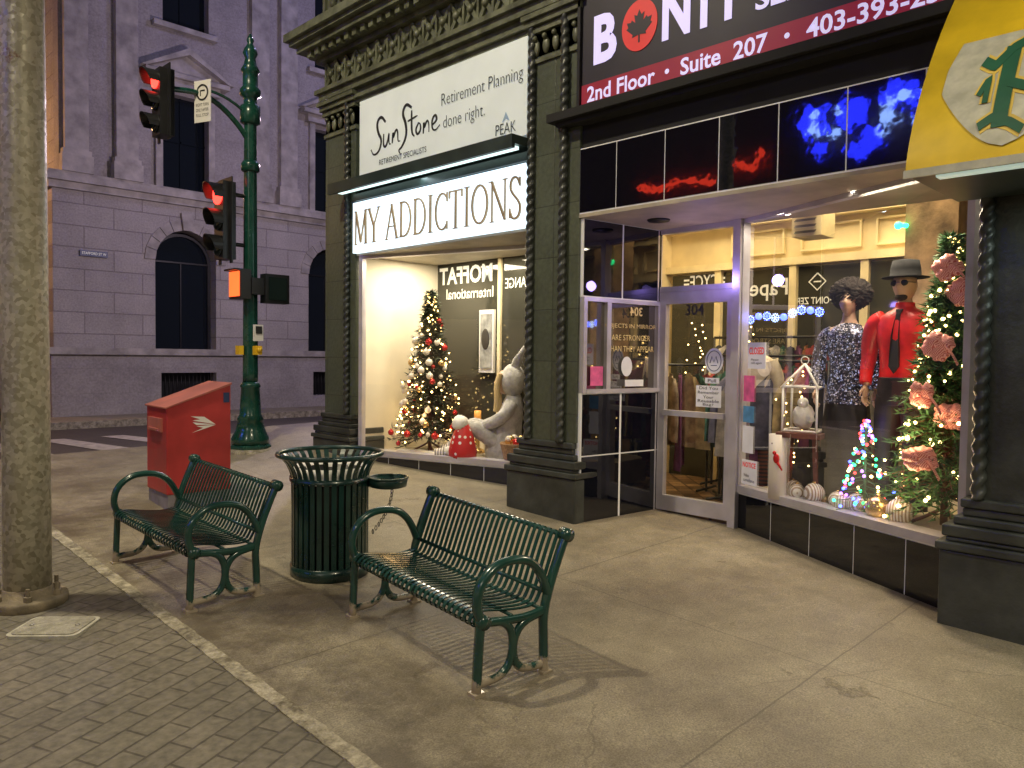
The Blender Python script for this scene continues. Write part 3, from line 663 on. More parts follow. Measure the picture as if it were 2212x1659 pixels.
br([(.45,.0),(.47,.15),(.46,.04),(.53,.15),(.57,.12),(.57,.0),(.62,.0)],.026,ox,oy)
br([(.86,.33),(.74,.4),(.66,.3),(.74,.18),(.76,.04),(.66,-.08),(.58,-.1),(.64,-.16)],.034,ox,oy)
br([(.86,.3),(.86,.05),(.92,.0)],.026,ox,oy); br([(.78,.19),(.98,.22)],.02,ox,oy)
br([(1.0,.13),(.94,.07),(.98,0),(1.05,.05),(1.04,.12),(.99,.14)],.024,ox,oy)
br([(1.1,0),(1.11,.15),(1.11,.04),(1.17,.14),(1.21,.1),(1.21,0)],.024,ox,oy)
br([(1.27,.06),(1.37,.1),(1.34,.17),(1.27,.13),(1.27,.02),(1.34,-.01),(1.42,.04)],.024,ox,oy)
mb.text("RETIREMENT SPECIALISTS",sf,-6.80,3.85,.84,.06,off=0)
mb.text("Retirement Planning",sf,-5.56,4.28,1.16,.16,off=-.014); mb.text("done right.",sf,-5.80,4.05,.62,.16,off=-.014); mb.text("PEAK",sf,-5.2,3.83,.27,.10,off=-.008)
part(S1,"sign_lettering",mb,'ink',True)
part(S1,"peak_emblem",MB().prism([(-5.25,3.89),(-5.2,3.98),(-5.15,3.89),(-5.2,3.92)],sf,.001,.003),'peak',True)
S2=thing("backlit_shop_sign","glowing white backlit shop sign with serif bronze letters","sign",(5.1,6.3,2.88))
part(S2,"sign_box",MB().box(5.06,5.119,4.92,7.72,2.88,3.46),'litsign',True)
mb=MB()
def glyph(ch):
    a=lambda cx,cy,rx,ry,t0,t1,n=14:[(cx+rx*math.cos(rad(t0+(t1-t0)*i/n)),cy+ry*math.sin(rad(t0+(t1-t0)*i/n))) for i in range(n+1)]
    T,t=.125,.055; sf_=lambda x,y,w=.2:([(x-w/2,y),(x+w/2,y)],t*.8)
    if ch=='M': return .95,[([(.12,0),(.14,1)],t),([(.14,1),(.48,.05)],T),([(.48,.05),(.8,1)],t),([(.8,1),(.83,0)],T),sf_(.12,0),sf_(.83,0,.24),sf_(.1,1,.16),sf_(.84,1,.16)]
    if ch=='Y': return .8,[([(.1,1),(.42,.48)],T),([(.74,1),(.42,.48)],t),([(.42,.5),(.42,0)],T),sf_(.42,0,.28),sf_(.1,1),sf_(.74,1,.18)]
    if ch=='A': return .85,[([(.1,0),(.44,1)],t),([(.42,1),(.76,0)],T),([(.22,.36),(.62,.36)],t),sf_(.1,0),sf_(.77,0,.24)]
    if ch=='D': return .85,[([(.18,0),(.18,1)],T),([(.1,.98),(.35,.98)]+a(.35,.5,.4,.48,88,-88)+[(.35,.02),(.1,.02)],.085)]
    if ch=='I': return .4,[([(.2,0),(.2,1)],T),sf_(.2,0,.28),sf_(.2,1,.28)]
    if ch=='C': return .8,[(a(.46,.5,.36,.48,45,315,22),.09),([(.72,1),(.72,.74)],t),([(.72,.02),(.72,.24)],t)]
    if ch=='T': return .75,[([(.375,0),(.375,1)],T),([(.05,.98),(.7,.98)],t*1.2),sf_(.375,0,.28),([(.05,1),(.05,.8)],t),([(.7,1),(.7,.8)],t)]
    if ch=='O': return .9,[(a(.45,.5,.37,.48,0,360,28),.1)]
    if ch=='N': return .9,[([(.15,0),(.15,1)],t),([(.13,1),(.75,.02)],T),([(.75,0),(.75,1)],t),sf_(.15,0),sf_(.08,1,.18),sf_(.75,1)]
    if ch=='S': return .65,[(chaik([(.52,.8),(.4,1.0),(.15,.98),(.08,.76),(.2,.6),(.42,.45),(.56,.28),(.48,.02),(.2,-.02),(.07,.2)],2),.1),([(.52,.98),(.52,.76)],t),([(.08,.02),(.08,.26)],t)]
    return .35,[]
tot=sum(glyph(c)[0] for c in "MY ADDICTIONS"); uw=2.74/tot; u=-7.68; z0=2.97; hh=.38; kk=0
for c in "MY ADDICTIONS":
    w,st=glyph(c)
    for p,wd in st:
        kk+=1; mb.ribbon([(u+a*uw,z0+b*hh) for a,b in p],wd*.20,lambda a,b,d:(5.058-d,-a,b),.0,.016+.0006*(kk%5))
    u+=w*uw
part(S2,"sign_lettering",mb,'letbrown',True)
S3=thing("second_floor_tenant_sign","dark tenant sign with pale letters, maple leaf disc and crimson band","sign",(5.1,2.7,3.79))
part(S3,"sign_panel",MB().box(5.06,5.2,.3,4.27,3.792,5.2),'signblk',True)
part(S3,"sign_trim",MB().box(5.03,5.2,4.271,4.3,3.792,4.77),'black',True)
s3=lambda u,v,d=0:(5.058-d,-u,v)
part(S3,"crimson_band",MB().mbox(s3,-4.265,-.3,3.80,3.99,.0,.004),'redband',True)
mb=MB()
mb.text("B",s3,-4.02,4.33,.24,.40,off=.04).text("N",s3,-3.34,4.34,.25,.40,off=.04).text("I",s3,-3.10,4.34,.06,.40,off=.03).text("T",s3,-2.90,4.34,.22,.40,off=.04)
mb.text("SERVICES",s3,-2.69,4.21,.95,.15,align='L',off=.03)
mb.text("2nd Floor",s3,-3.86,3.9,.68,.13,d=.008,off=.02).text("•",s3,-3.41,3.9,.04,.04,d=.008).text("Suite  207",s3,-2.94,3.9,.70,.13,d=.008,off=.02).text("•",s3,-2.45,3.9,.04,.04,d=.008).text("403-393-2525",s3,-1.82,3.9,.99,.13,d=.008,off=.02)
part(S3,"sign_lettering",mb,'lav',True)
part(S3,"red_disc",MB().prism([(-3.68+.17*math.cos(a*math.pi/16),4.33+.20*math.sin(a*math.pi/16)) for a in range(32)],s3,.001,.004),'redleaf',True)
half=[(0,1),(.12,.75),(.28,.83),(.22,.45),(.42,.62),(.47,.52),(.7,.55),(.62,.32),(.72,.24),(.36,-.08),(.4,-.2),(.04,-.14),(.04,-.5)]
leaf=half+[(-a,b) for a,b in half[:0:-1]]
part(S3,"maple_leaf",MB().prism([(-3.68+a*.17,4.28+b*.17) for a,b in leaf],s3,.004,.007),'signblk',True)
AW=thing("barrel_awning","yellow vinyl barrel awning with grey shield and green letter","awning",(5.1,.2,2.65))
def aw(u,s,d=0): return (5.04-.86*(1-max(0,s)**1.45)-d,-u,2.65+1.25*s+d*.4)
mb=MB(); n=24
mb.add([aw(u,i/n) for i in range(n+1) for u in (-1.38,1.5)],[(2*i,2*i+1,2*i+3,2*i+2) for i in range(n)],0,True)
for u in (-1.38,1.5): mb.add([(5.04,-u,2.65)]+[aw(u,i/n) for i in range(n+1)],[list(range(n+2))])
part(AW,"awning_cover",mb,'yellow',True)
part(AW,"awning_valance",MB().box(4.165,4.18,-1.5,1.385,2.62,2.66),'shield',True)
part(AW,"awning_soffit",MB().box(4.2,5.04,-1.5,1.37,2.635,2.645),'hoodgreen',True)
part(AW,"light_tube",MB().box(4.22,4.29,-1.3,1.25,2.618,2.633),emat("dim_tube",(.8,1,.85),.4),True)
light("awning_light",'AREA',(4.75,.6,2.6),5,(.85,1,.9),.5)
mb=MB(); rows=30; cu=-.96
def hw(t): return .31*min(1,(t*1.9)**.6)*(1-.12*max(0,t-.75)*4)
mb.add([aw(cu+sg*hw(i/rows),.05+.52*i/rows,.006) for i in range(rows+1) for sg in (-1,1)],[(2*i,2*i+1,2*i+3,2*i+2) for i in range(rows)],0,True)
part(AW,"shield_emblem",mb,'shield',True)
mb=MB(); mbg=MB(); aw2=lambda a,b,d:aw(cu+.02+a*1.1,.05+(b-.06)*1.27,d)
def dens(p,n=6): 
    q=[]
    for a,b in zip(p,p[1:]): q+=[(a[0]+(b[0]-a[0])*i/n,a[1]+(b[1]-a[1])*i/n) for i in range(n)]
    return q+[p[-1]]
for p,w in (([(-.04,.12),(-.04,.41)],.06),([(-.12,.13),(-.07,.155),(0,.13),(.05,.10)],.03),([(-.15,.37),(-.10,.34),(-.04,.40),(.04,.43),(.12,.40),(.18,.43)],.036),([(.16,.42),(.20,.37),(.19,.30),(.13,.25)],.055),([(.14,.26),(.06,.235),(-.03,.27)],.032),([(-.14,.24),(-.11,.30),(-.11,.21)],.022)):
    kk+=1; mbg.ribbon(dens(p),w+.022,aw2,.007,.008+.0003*(kk%6)); mb.ribbon(dens(p),w,aw2,.010,.012+.0005*(kk%6))
part(AW,"letter_outline",mbg,'goldprint',True)
part(AW,"green_letter",mb,'gprint',True)
# ---------------------------------------------------------------- bench
def bench(loc,rz,label):
    B=thing("park_bench",label,"bench",loc,rz,rx=.04,group="green slatted benches on the sidewalk")
    Ln=1.18
    def frame(y):
        mb=MB(); f=lambda P:[(a,y,b) for a,b in P]
        mb.tube(f(chaik([(0,.0),(.005,.2),(.01,.34)],1)),.021,8,flat=1.3)
        mb.tube(f(chaik([(.42,.0),(.41,.18),(.40,.30),(.44,.45),(.50,.60),(.535,.675)],2)),.021,8,flat=1.3)
        mb.tube(f(chaik([(.015,.34),(-.02,.42),(.0,.52),(.08,.59),(.18,.605),(.28,.59),(.35,.54),(.40,.46),(.425,.40)],3)),.022,8,flat=1.3)
        mb.tube(f(chaik([(.03,.33),(.15,.32),(.21,.25),(.21,.12),(.15,.05),(.01,.045)],3)),.018,8,flat=1.2)
        mb.tube(f(chaik([(.39,.31),(.27,.29),(.215,.22),(.215,.12),(.27,.05),(.41,.045)],3)),.018,8,flat=1.2)
        mb.tube(f(chaik([(.02,.335),(.15,.315),(.3,.305),(.40,.32)],2)),.016,8,flat=1.4)
        for a,b,r in ((.02,.34,.034),(.535,.675,.034)): mb.cyl((a,y-.028,b),(a,y+.028,b),r,n=14)
        for a in (0,.42): mb.box(a-.03,a+.035,y-.03,y+.03,-.03,.012)
        return mb
    for y in (0,Ln): part(B,"side_frame",frame(y),'bench')
    ns=27; pitch=(Ln-.05)/ns
    seat=chaik([(.03,.305),(-.012,.312),(-.02,.345),(.01,.37),(.06,.372),(.2,.345),(.33,.332),(.385,.345)],2)
    back=chaik([(.388,.346),(.415,.39),(.45,.49),(.49,.60),(.52,.672),(.545,.683),(.56,.66),(.552,.645)],2)
    def straps(P):
        mb=MB()
        for i in range(ns):
            y0=.025+pitch*(i+.5); 
            mp=lambda a,b,d:(a,y0+d,b)
            mb.ribbon(P,.005,mp,-.0105,.0105)
        return mb
    s=straps(seat); 
    for x,z in ((.01,.35),(.2,.332),(.375,.333)): s.cyl((x,0,z),(x,Ln,z),.009,n=8)
    part(B,"seat",s,'bench')
    s=straps(back)
    for x,z in ((.425,.40),(.535,.668)): s.cyl((x,0,z),(x,Ln,z),.012,n=8)
    part(B,"backrest",s,'bench')
    return B
B1=bench((2.36,2.57,G(2.36,2.57)+.005),rad(-5),"dark green metal slat bench with looped arms and worn feet")
B2=copything(B1,(1.80,4.42,G(1.80,4.42)+.005),rad(1),"dark green metal slat bench in front of the red mailbox")
# ---------------------------------------------------------------- litter bin
TB=thing("litter_bin","dark green slatted round litter bin with flared rim and ashtray","litter bin",(2.80,4.53,G(2.8,4.53)))
mb=MB(); nb=34
for i in range(nb):
    a=2*math.pi*i/nb; c,s=math.cos(a),math.sin(a); t=(-s,c)
    prof=chaik([(.255,.04),(.255,.6),(.262,.68),(.30,.76),(.345,.80)],2)
    v=[]
    for r,z in prof:
        for dr,dt in ((0,-.016),(0,.016),(-.008,.016),(-.008,-.016)): v.append(((r+dr)*c+dt*t[0],(r+dr)*s+dt*t[1],z))
    k=len(prof); mb.add(v,[(j*4+q,j*4+(q+1)%4,(j+1)*4+(q+1)%4,(j+1)*4+q) for j in range(k-1) for q in range(4)])
part(TB,"slatted_body",mb,'can')
mb=MB(); mb.lathe([(.24,-.01),(.262,-.01),(.265,.07),(.24,.07)],n=36); part(TB,"base_ring",mb,'can')
mb=MB(); mb.lathe([(.268,.63),(.268,.66),(.25,.66),(.25,.63)],n=36,caps=False); part(TB,"band_ring",mb,'can')
mb=MB(); mb.tube([(.345*math.cos(a*math.pi/24),.345*math.sin(a*math.pi/24),.805) for a in range(48)],.016,8,closed=True)
part(TB,"rim_ring",mb,'can')
mb=MB(); mb.lathe([(.225,.03),(.235,.6),(.235,.70),(.225,.70),(.215,.5),(.05,.48)],n=32); part(TB,"liner",mb,'black')
mb=MB(); mb.lathe([(.243,.62),(.246,.68),(.24,.725),(.226,.70),(.224,.62)],n=40,caps=False,twist=(.02,9,3)); part(TB,"bin_bag",mb,'white')
ax,ay=.285,-.265
mb=MB(); mb.lathe([(.09,.575),(.125,.585),(.135,.64),(.125,.645),(.115,.62),(.02,.61)],(ax,ay,0),28); mb.tube([(.17,-.17,.60),(.22,-.22,.60)],.02,8)
mb.tube([(ax+.132*math.cos(a*math.pi/14),ay+.132*math.sin(a*math.pi/14),.643) for a in range(28)],.009,6,closed=True); part(TB,"ashtray",mb,'can')
mb=MB()
for i in range(13):
    t=i/12.; p=Vector((ax+.02-.10*t*t,ay-.02+.08*t*t,.575-.30*t)); q=Vector((.009,0,0)) if i%2 else Vector((0,.009,0))
    mb.tube([p+q*math.cos(b*math.pi/4)+Vector((0,0,.016))*math.sin(b*math.pi/4) for b in range(8)],.0032,5,closed=True)
part(TB,"chain",mb,'black')
# ---------------------------------------------------------------- mailbox
gx,gy=2.56,6.75
MBX=thing("mailbox","red metal street mailbox with slanted top and white emblem","mailbox",(gx,gy,G(gx,gy)),rad(-3))
w,dp=.56,.54
mb=MB(); mb.prism([(0,.14),(w,.14),(w,1.10),(.0,.90)],lambda a,b,d:(a,d,b),0,dp); o=part(MBX,"box_body",mb,'red')
bv=o.modifiers.new("b","BEVEL"); bv.width=.012; bv.segments=2
part(MBX,"box_base",MB().box(.012,w-.012,.012,dp-.012,0,.139),'boxbase')  # grey band puts the reflection on the lower box into colour
mb=MB(); mb.add([(-.012,-.012,.902),(w+.004,-.012,1.108),(w+.004,dp+.012,1.108),(-.012,dp+.012,.902),(-.012,-.012,.89),(w+.004,-.012,1.09),(w+.004,dp+.012,1.09),(-.012,dp+.012,.89)],[(0,1,2,3),(4,7,6,5),(0,4,5,1),(1,5,6,2),(2,6,7,3),(3,7,4,0)])
part(MBX,"lid",mb,'redtop')
mf=lambda a,b,d:(a,-.002-d,b)
mb=MB()
mb.prism([(.18,.83),(.32,.82),(.44,.735),(.36,.752),(.20,.785),(.28,.795)],mf,0,.002); mb.prism([(.20,.768),(.34,.748),(.43,.733),(.24,.738)],mf,.0025,.0045); mb.prism([(.20,.66),(.34,.70),(.44,.731),(.24,.725),(.31,.705)],mf,.001,.003)
mb.v=[(.31+(a-.31)*.85,b,.745+(c-.745)*.85) for a,b,c in mb.v]
part(MBX,"emblem",mb,'white')
part(MBX,"mail_flap",MB().box(-.02,0,.1,dp-.1,.68,.8).box(-.035,-.02,.14,dp-.14,.69,.71),'redtop')
part(MBX,"sticker",MB().mbox(mf,.49,.545,.93,1.02,0,.002),'plate')
# ---------------------------------------------------------------- street lamp pole
LP=thing("street_lamp","thick galvanised steel street lamp pole on bolted round base","street lamp",(1.16,5.17,G(1.16,5.17)))
mb=MB(); mb.lathe([(.125,.05),(.122,1.5),(.112,4),(.09,8.6)],n=32); part(LP,"pole",mb,'galv')
mb=MB(); mb.lathe([(.21,-.02),(.21,.03),(.205,.045),(.13,.05),(.13,.09),(.122,.1)],n=32)
for k in range(6):
    a=k*math.pi/3+.3; mb.lathe([(.022,.045),(.022,.075),(.012,.078),(.012,.12)],(.17*math.cos(a),.17*math.sin(a),0),6,sm=False)
part(LP,"base_plate",mb,mat("weathered_concrete_collar",(.22,.18,.12),.8,var=.4,scale=9,bp=.5))
mb=MB(); mb.tube([(0,0,8.4),(-.25,.2,8.7),(-.7,.6,8.8)],.04,8); part(LP,"arm",mb,'galv')
mb=MB(); mb.ball((-.85,.75,8.78),.26,14,8,sc=(1,1,.35)); part(LP,"lamp_head",mb,'steel')
mb=MB(); mb.lathe([(.15,8.66),(.16,8.68)],(-.85,.75,0),16); part(LP,"lamp_lens",mb,emat("lamp_lens",(1,.85,.6),6))
light("street_light",'SPOT',(.31,5.92,8.86),2300,(1,.87,.60),.13,(0,0,0),spot=rad(150))
UC=thing("utility_cover","pale square utility box lid with rounded corners set in pavers","utility cover",(1.17,4.66,G(1.17,4.66)),rad(-42),rx=.0)
rr=[]
for cx,cy,a0 in ((.14,.11,0),(-.14,.11,90),(-.14,-.11,180),(.14,-.11,270)):
    rr+=[(cx+.045*math.cos(rad(a0+k*22.5)),cy+.045*math.sin(rad(a0+k*22.5))) for k in range(5)]
part(UC,"frame",MB().prism(rr,lambda a,b,d:(a,b,d),-.02,.010),'util')
part(UC,"lid",MB().prism([(a*.9,b*.88) for a,b in rr],lambda a,b,d:(a,b,d),.0105,.015),mat("lid_top",(.30,.28,.22),.8,var=.3,scale=30,bp=.8,bs=80))
for sx in (-.12,.12): part(UC,"lid_bolt",MB().lathe([(.012,.015),(.012,.02)],(sx,0,0),8),'steel')
# ---------------------------------------------------------------- traffic signal
px,py=4.45,9.05
TP=thing("traffic_signal","dark green ornamental traffic signal pole with red lights","traffic signal",(px,py,G(px,py)))
mb=MB(); mb.lathe([(.26,-.03),(.26,.03),(.24,.05)],n=8,sm=False); mb.lathe([(.23,.05),(.23,.12),(.18,.22),(.15,.34),(.16,.36),(.13,.42),(.11,.75),(.125,.77),(.10,.82)],n=24); part(TP,"ornate_base",mb,'green')
part(TP,"footing",MB().lathe([(.33,-.1),(.33,.0)],n=20),'kerb')
mb=MB(); k=30; mb.lathe([(.092-.02*i/k,.82+3.5*i/k) for i in range(k+1)],n=32,twist=(.05,8,0)); part(TP,"fluted_shaft",mb,'green')
mb=MB(); mb.lathe([(.08,3.4),(.11,3.42),(.11,3.5),(.085,3.54)],n=20); part(TP,"collar_ring",mb,'green')
mb=MB(); mb.lathe([(.08,3.98),(.12,4.0),(.12,4.2),(.08,4.22),(.08,4.3),(.125,4.33),(.125,4.4),(.09,4.44),(.09,4.6),(.115,4.63),(.08,4.7),(.06,4.78),(.09,4.84),(.07,4.9),(.03,4.96),(.045,5.0),(.012,5.08)],n=20); part(TP,"finial",mb,'green')
am=chaik([(0,0,3.75),(-.15,0,3.95),(-.4,0,4.15),(-.65,0,4.22),(-.95,0,4.18)],3)
mb=MB(); mb.tube(am,.032,10); mb.tube(chaik([(0,0,4.08),(-.3,0,4.25),(-.65,0,4.28)],2),.018,8); part(TP,"mast_arm",mb,'green')
def head(x,y,zt,hgt,lit):
    s=hgt/3; h=MB(); h.box(x-.08,x+.08,y-.12,y+.12,zt-hgt,zt)
    for k in range(3):
        zc=zt-s*(k+.5); r=s*.43
        v=[];nn=14
        for j in range(nn+1):
            a=rad(-20+220*j/nn)
            for dx,rr_ in ((-.08,r),(-.25+.09*(1-math.sin(a))*.6,r),(-.25+.09*(1-math.sin(a))*.6,r-.008),(-.08,r-.008)): v.append((x+dx,y+rr_*math.cos(a),zc+rr_*math.sin(a)))
        h.add(v,[(j*4+q,j*4+(q+1)%4,(j+1)*4+(q+1)%4,(j+1)*4+q) for j in range(nn) for q in range(4)])
    h.box(x+.0,x+.015,y-.18,y-.121,zt-hgt-.05,zt+.05); h.box(x+.0,x+.015,y+.121,y+.18,zt-hgt-.05,zt+.05); h.box(x,x+.015,y-.121,y+.121,zt+.0005,zt+.05)
    H_=part(TP,"signal_head",h,'black')
    for k in range(3):
        zc=zt-s*(k+.5); l=MB(); l.ball((x-.09,y,zc),s*.40,16,8,sc=(.3,1,1)); q=mk("lens",l,'redlamp' if (k==0 and lit) else 'offlens'); q.parent=H_
    return H_
head(-1.04,0,4.36,.74,True); head(-.33,-.02,3.22,.92,True)
mb=MB(); mb.tube([(-.27,0,3.1),(0,0,3.1)],.025,8); part(TP,"bracket",mb,'black')
mb=MB(); mb.tube([(-.27,0,2.5),(0,0,2.5)],.025,8); part(TP,"bracket",mb,'black')
mb=MB(); mb.tube([(-1.04,0,4.36),(-1.0,0,4.22),(-.9,0,4.18)],.02,8); part(TP,"bracket",mb,'black')
mb=MB(); mb.box(-.06,.16,-.17,-.09,1.9,2.1); part(TP,"bracket",mb,'black')
mb=MB(); mb.box(-.20,-.06,-.15,.15,1.84,2.20); H_=part(TP,"pedestrian_signal",mb,'black')
l=MB(); l.box(-.212,-.201,-.13,.13,1.87,2.17); q=mk("hand_lens",l,'orangelamp'); q.parent=H_
mb=MB(); mb.box(-.27,-.20,-.15,.15,2.18,2.2); q=mk("visor",mb,'black'); q.parent=H_
mb=MB(); mb.box(.10,.42,-.2,-.06,1.80,2.16); part(TP,"pedestrian_signal",mb,'black')
mb=MB(); mb.box(.14,.38,-.212,-.201,1.84,2.12); part(TP,"pedestrian_signal",mb,'offlens')
mb=MB(); mb.box(-.03,.09,-.16,-.13,1.33,1.53); mb.box(-.01,.07,-.17,-.161,1.42,1.51,1); part(TP,"push_button_sign",mb,['white','ink'])
mb=MB(); mb.box(-.02,.06,-.19,-.1,1.16,1.27); mb.cyl((.02,-.22,1.22),(.02,-.19,1.22),.03,n=12); part(TP,"push_button",mb,'ped')
part(TP,"push_button",MB().box(-.17,-.11,-.05,.05,1.16,1.27),'ped')
def sg(u,v,d=0): return (-.62+.35*u-.9*d, -.08-.90*u-.4*d, v)
mb=MB(); mb.mbox(sg,-.13,.13,3.86,4.34,0,.01); part(TP,"turn_restriction_sign",mb,'white')
mb=MB(); ring=[(.085*math.cos(a*math.pi/10),4.2+.085*math.sin(a*math.pi/10)) for a in range(21)]; mb.ribbon(ring,.022,sg,.011,.013)
mb.ribbon([(-.03,4.16),(-.03,4.22),(.04,4.22)],.018,sg,.011,.0135)
for z,t in ((4.06,"RIGHT TURN"),(4.0,"ONLY AFTER"),(3.94,"FULL STOP")): mb.text(t,sg,0,z,.2,.035,d=.012)
part(TP,"sign_marking",mb,'ink')
# ---------------------------------------------------------------- Christmas trees
def xmas(name,label,loc,h,r,mats,nb,nbulb,nbaub,seed,bulbr=.012,nn=22,nl=.07):
    rr=random.Random(seed); T=thing(name,label,"christmas tree",loc)
    mb=MB(); mb.cyl((0,0,0),(0,0,h*.95),.025,.006,8)
    for k in range(3):
        a=k*2.1; mb.tube([(0,0,.12),(.1*math.cos(a),.1*math.sin(a),.06),(.2*math.cos(a),.2*math.sin(a),.01)],.012,6)
    part(T,"trunk",mb,'wood')
    mb=MB(); pts=[]
    for i in range(nb):
        t=(i/nb)**1.05; z=.14+(h-.17)*t; L=r*(1-t*.96)*rr.uniform(.72,1.12)+.02; a=i*2.39996+rr.uniform(-.2,.2)
        c,s=math.cos(a),math.sin(a); dz=rr.uniform(-.2,.02)*L
        tip=Vector((L*c,L*s,z+dz)); base=Vector((0,0,z+.15*L))
        mb.tube([base,tip],[.005,.002],4,1)
        pts.append((base,tip))
        for q in range(nn):
            f=rr.uniform(.2,1.02); p=base.lerp(tip,f); d=Vector((c*.7+rr.uniform(-.9,.9),s*.7+rr.uniform(-.9,.9),rr.uniform(-.6,.6))).normalized()*rr.uniform(nl*.6,nl)
            sd=d.cross(Vector((rr.uniform(-1,1),rr.uniform(-1,1),1))).normalized()*.010
            mb.add([p-sd,p+sd,p+d],[(0,1,2)])
    o=mk("foliage",mb,[mats,'wood'],recalc=False); o.parent=T
    mb=MB()
    for i in range(nbulb):
        b,t=pts[rr.randrange(len(pts))]; p=b.lerp(t,rr.uniform(.8,1.1)); mb.ball(p,bulbr*rr.uniform(.6,1.15),6,4)
    part(T,"string_lights",mb,'bulb')
    base=[mk("bauble",MB().ball((0,0,0),.035,12,8).lathe([(.009,.03),(.009,.045)],n=6),m_) for m_ in ('bred','bwhite','bgold')] if nbaub else []
    for i in range(nbaub):
        b,t=pts[rr.randrange(int(len(pts)*.85))]; o=base[rr.choice((0,0,1,1,2))]
        o=o.copy(); SC.collection.objects.link(o); o.parent=T; o.location=b.lerp(t,1.06)-Vector((0,0,.03)); o.scale=[rr.uniform(.7,1.25)]*3
    for o in base: bpy.data.objects.remove(o)
    return T,pts
T1,_=xmas("christmas_tree","decorated dark christmas tree with warm lights and red and white baubles",(5.80,7.18,.55),1.93,.43,'firdark',440,250,80,3,nl=.085)
light("tree_glow",'POINT',(5.5,7.0,1.0),3,(1,.6,.25),.1)
T2,p2=xmas("christmas_tree","green christmas tree with warm lights and red mesh ribbon",(5.80,1.60,.58),2.0,.40,'fir',560,260,0,5,.013,nn=26,nl=.085)
light("tree_glow",'POINT',(5.42,1.72,1.3),7,(1,.72,.36),.1)
light("tree_glow",'POINT',(5.45,1.75,.9),5,(1,.72,.36),.1)
for dx,z,s in ((-.05,1.74,(.8,1,.9)),(.05,1.58,(.8,1.1,1)),(-.10,1.22,(.8,1.05,1.1)),(-.20,.90,(.6,.7,1)),(.0,.76,(.9,1.3,1)),(-.2,.48,(.9,1.3,.9))):
    mb=MB()
    for k in range(4):
        a0=k*1.6+z; c_=Vector((.01*k,math.cos(a0)*.045,math.sin(a0)*.04))
        mb.ball(c_,.055,20,14,sc=s,fn=lambda p:p*(1+.09*math.sin(7*math.atan2(p.y,p.z)+k)+.06*math.sin(40*p.x+k)))
    mb.tube(chaik([(-.03,-.06,0),(-.05,-.11,-.06),(-.02,-.13,-.12)],2),.015,6,flat=.3)
    o=part(T2,"mesh_ribbon_bow",mb,'ribbon'); zz=.33-.08*z; o.location=(-zz*.8+dx*.707,-zz*.3-dx*.707,z)
T3=thing("lighted_tabletop_tree","small tabletop tree covered in multicoloured glowing lights","christmas tree",(5.72,2.10,.58))
mb=MB(); mb.lathe([(.08,0),(.06,.03)],n=12); mb.cyl((0,0,0),(0,0,.66),.01)
for i in range(60):
    t=i/60; a=i*2.4; L=.19*(1-t)+.02; mb.tube([(0,0,.06+.62*t),(L*math.cos(a),L*math.sin(a),.03+.62*t)],[.004,.002],4)
part(T3,"branches",mb,'fir')
mb=MB()
for i in range(110):
    t=R.random()**1.1; a=R.uniform(0,6.28); L=(.20*(1-t)+.02)*R.uniform(.6,1.1); mb.ball((L*math.cos(a),L*math.sin(a),.03+.66*t),.012,6,4,m=R.randrange(5))
part(T3,"string_lights",mb,['bluebulb','greenbulb','redbulb','purplebulb','bulb'])
light("multicolour_glow",'POINT',(5.6,2.05,.9),2,(.5,.4,1),.1)
# ---------------------------------------------------------------- figures
def skin(P,name,chains,mats,sub=2):
    vs=[];ed=[];rs=[];idx={}
    for ch in chains:
        prev=None
        for p in ch:
            key=tuple(round(c,4) for c in p[:3])
            if key not in idx: idx[key]=len(vs); vs.append(p[:3]); rs.append((p[3],p[3]))
            i=idx[key]
            if prev is not None and prev!=i: ed.append((prev,i))
            prev=i
    me=bpy.data.meshes.new(name); me.from_pydata(vs,ed,[]); me.materials.append(M[mats])
    o=bpy.data.objects.new(name,me); SC.collection.objects.link(o); o.parent=P
    md=o.modifiers.new("skin","SKIN"); 
    for i,r in enumerate(rs): me.skin_vertices[0].data[i].radius=r
    me.skin_vertices[0].data[0].use_root=True
    md.use_smooth_shade=True
    s=o.modifiers.new("sub","SUBSURF"); s.levels=sub; s.render_levels=sub
    return o
def headmesh(c,s=1):
    mb=MB()
    def fn(p):
        x,y,z=p
        t=z/(.125*s)
        if t<0: y*=1+.32*t; x=x*(1+.12*t)
        if x<0:
            x-=.022*s*math.exp(-((y/(.016*s))**2+((z+.012*s)/(.028*s))**2))
            x+=.010*s*math.exp(-(((abs(y)-.033*s)/(.018*s))**2+((z-.015*s)/(.014*s))**2))
            x-=.007*s*math.exp(-((y/(.026*s))**2+((z+.062*s)/(.010*s))**2))
            x-=.010*s*math.exp(-((y/(.03*s))**2+((z+.105*s)/(.02*s))**2))
        return Vector((x,y,z))
    mb.ball(c,s,44,36,sc=(.098,.077,.125),fn=fn)
    for sg_ in (-1,1): mb.ball((c[0]+.01,c[1]+sg_*.075*s,c[2]),.028*s,10,8,sc=(.6,.3,1.1))
    return mb
def hand(P,w,d,s=1):
    mb=MB(); w=Vector(w); d=Vector(d).normalized(); lat=Vector((1,0,0)); nrm=d.cross(lat).normalized()
    mb.ball(w+d*.05*s,.045*s,10,8,sc=(.9,.4,1.1))
    for k,(o,L) in enumerate(((-.03,.062),(-.01,.075),(.01,.07),(.03,.055))):
        b=w+d*.085*s+lat*o*s; mb.tube([b,b+d*L*.5*s,b+d*L*.8*s+nrm*.012*s,b+d*L*s+nrm*.03*s],[.009*s,.0085*s,.0075*s,.006*s],6)
    b=w+d*.03*s-lat*.035*s; mb.tube([b,b-lat*.03*s+d*.02*s,b-lat*.035*s+d*.055*s],[.011*s,.010*s,.007*s],6)
    part(P,"hand",mb,'skin')
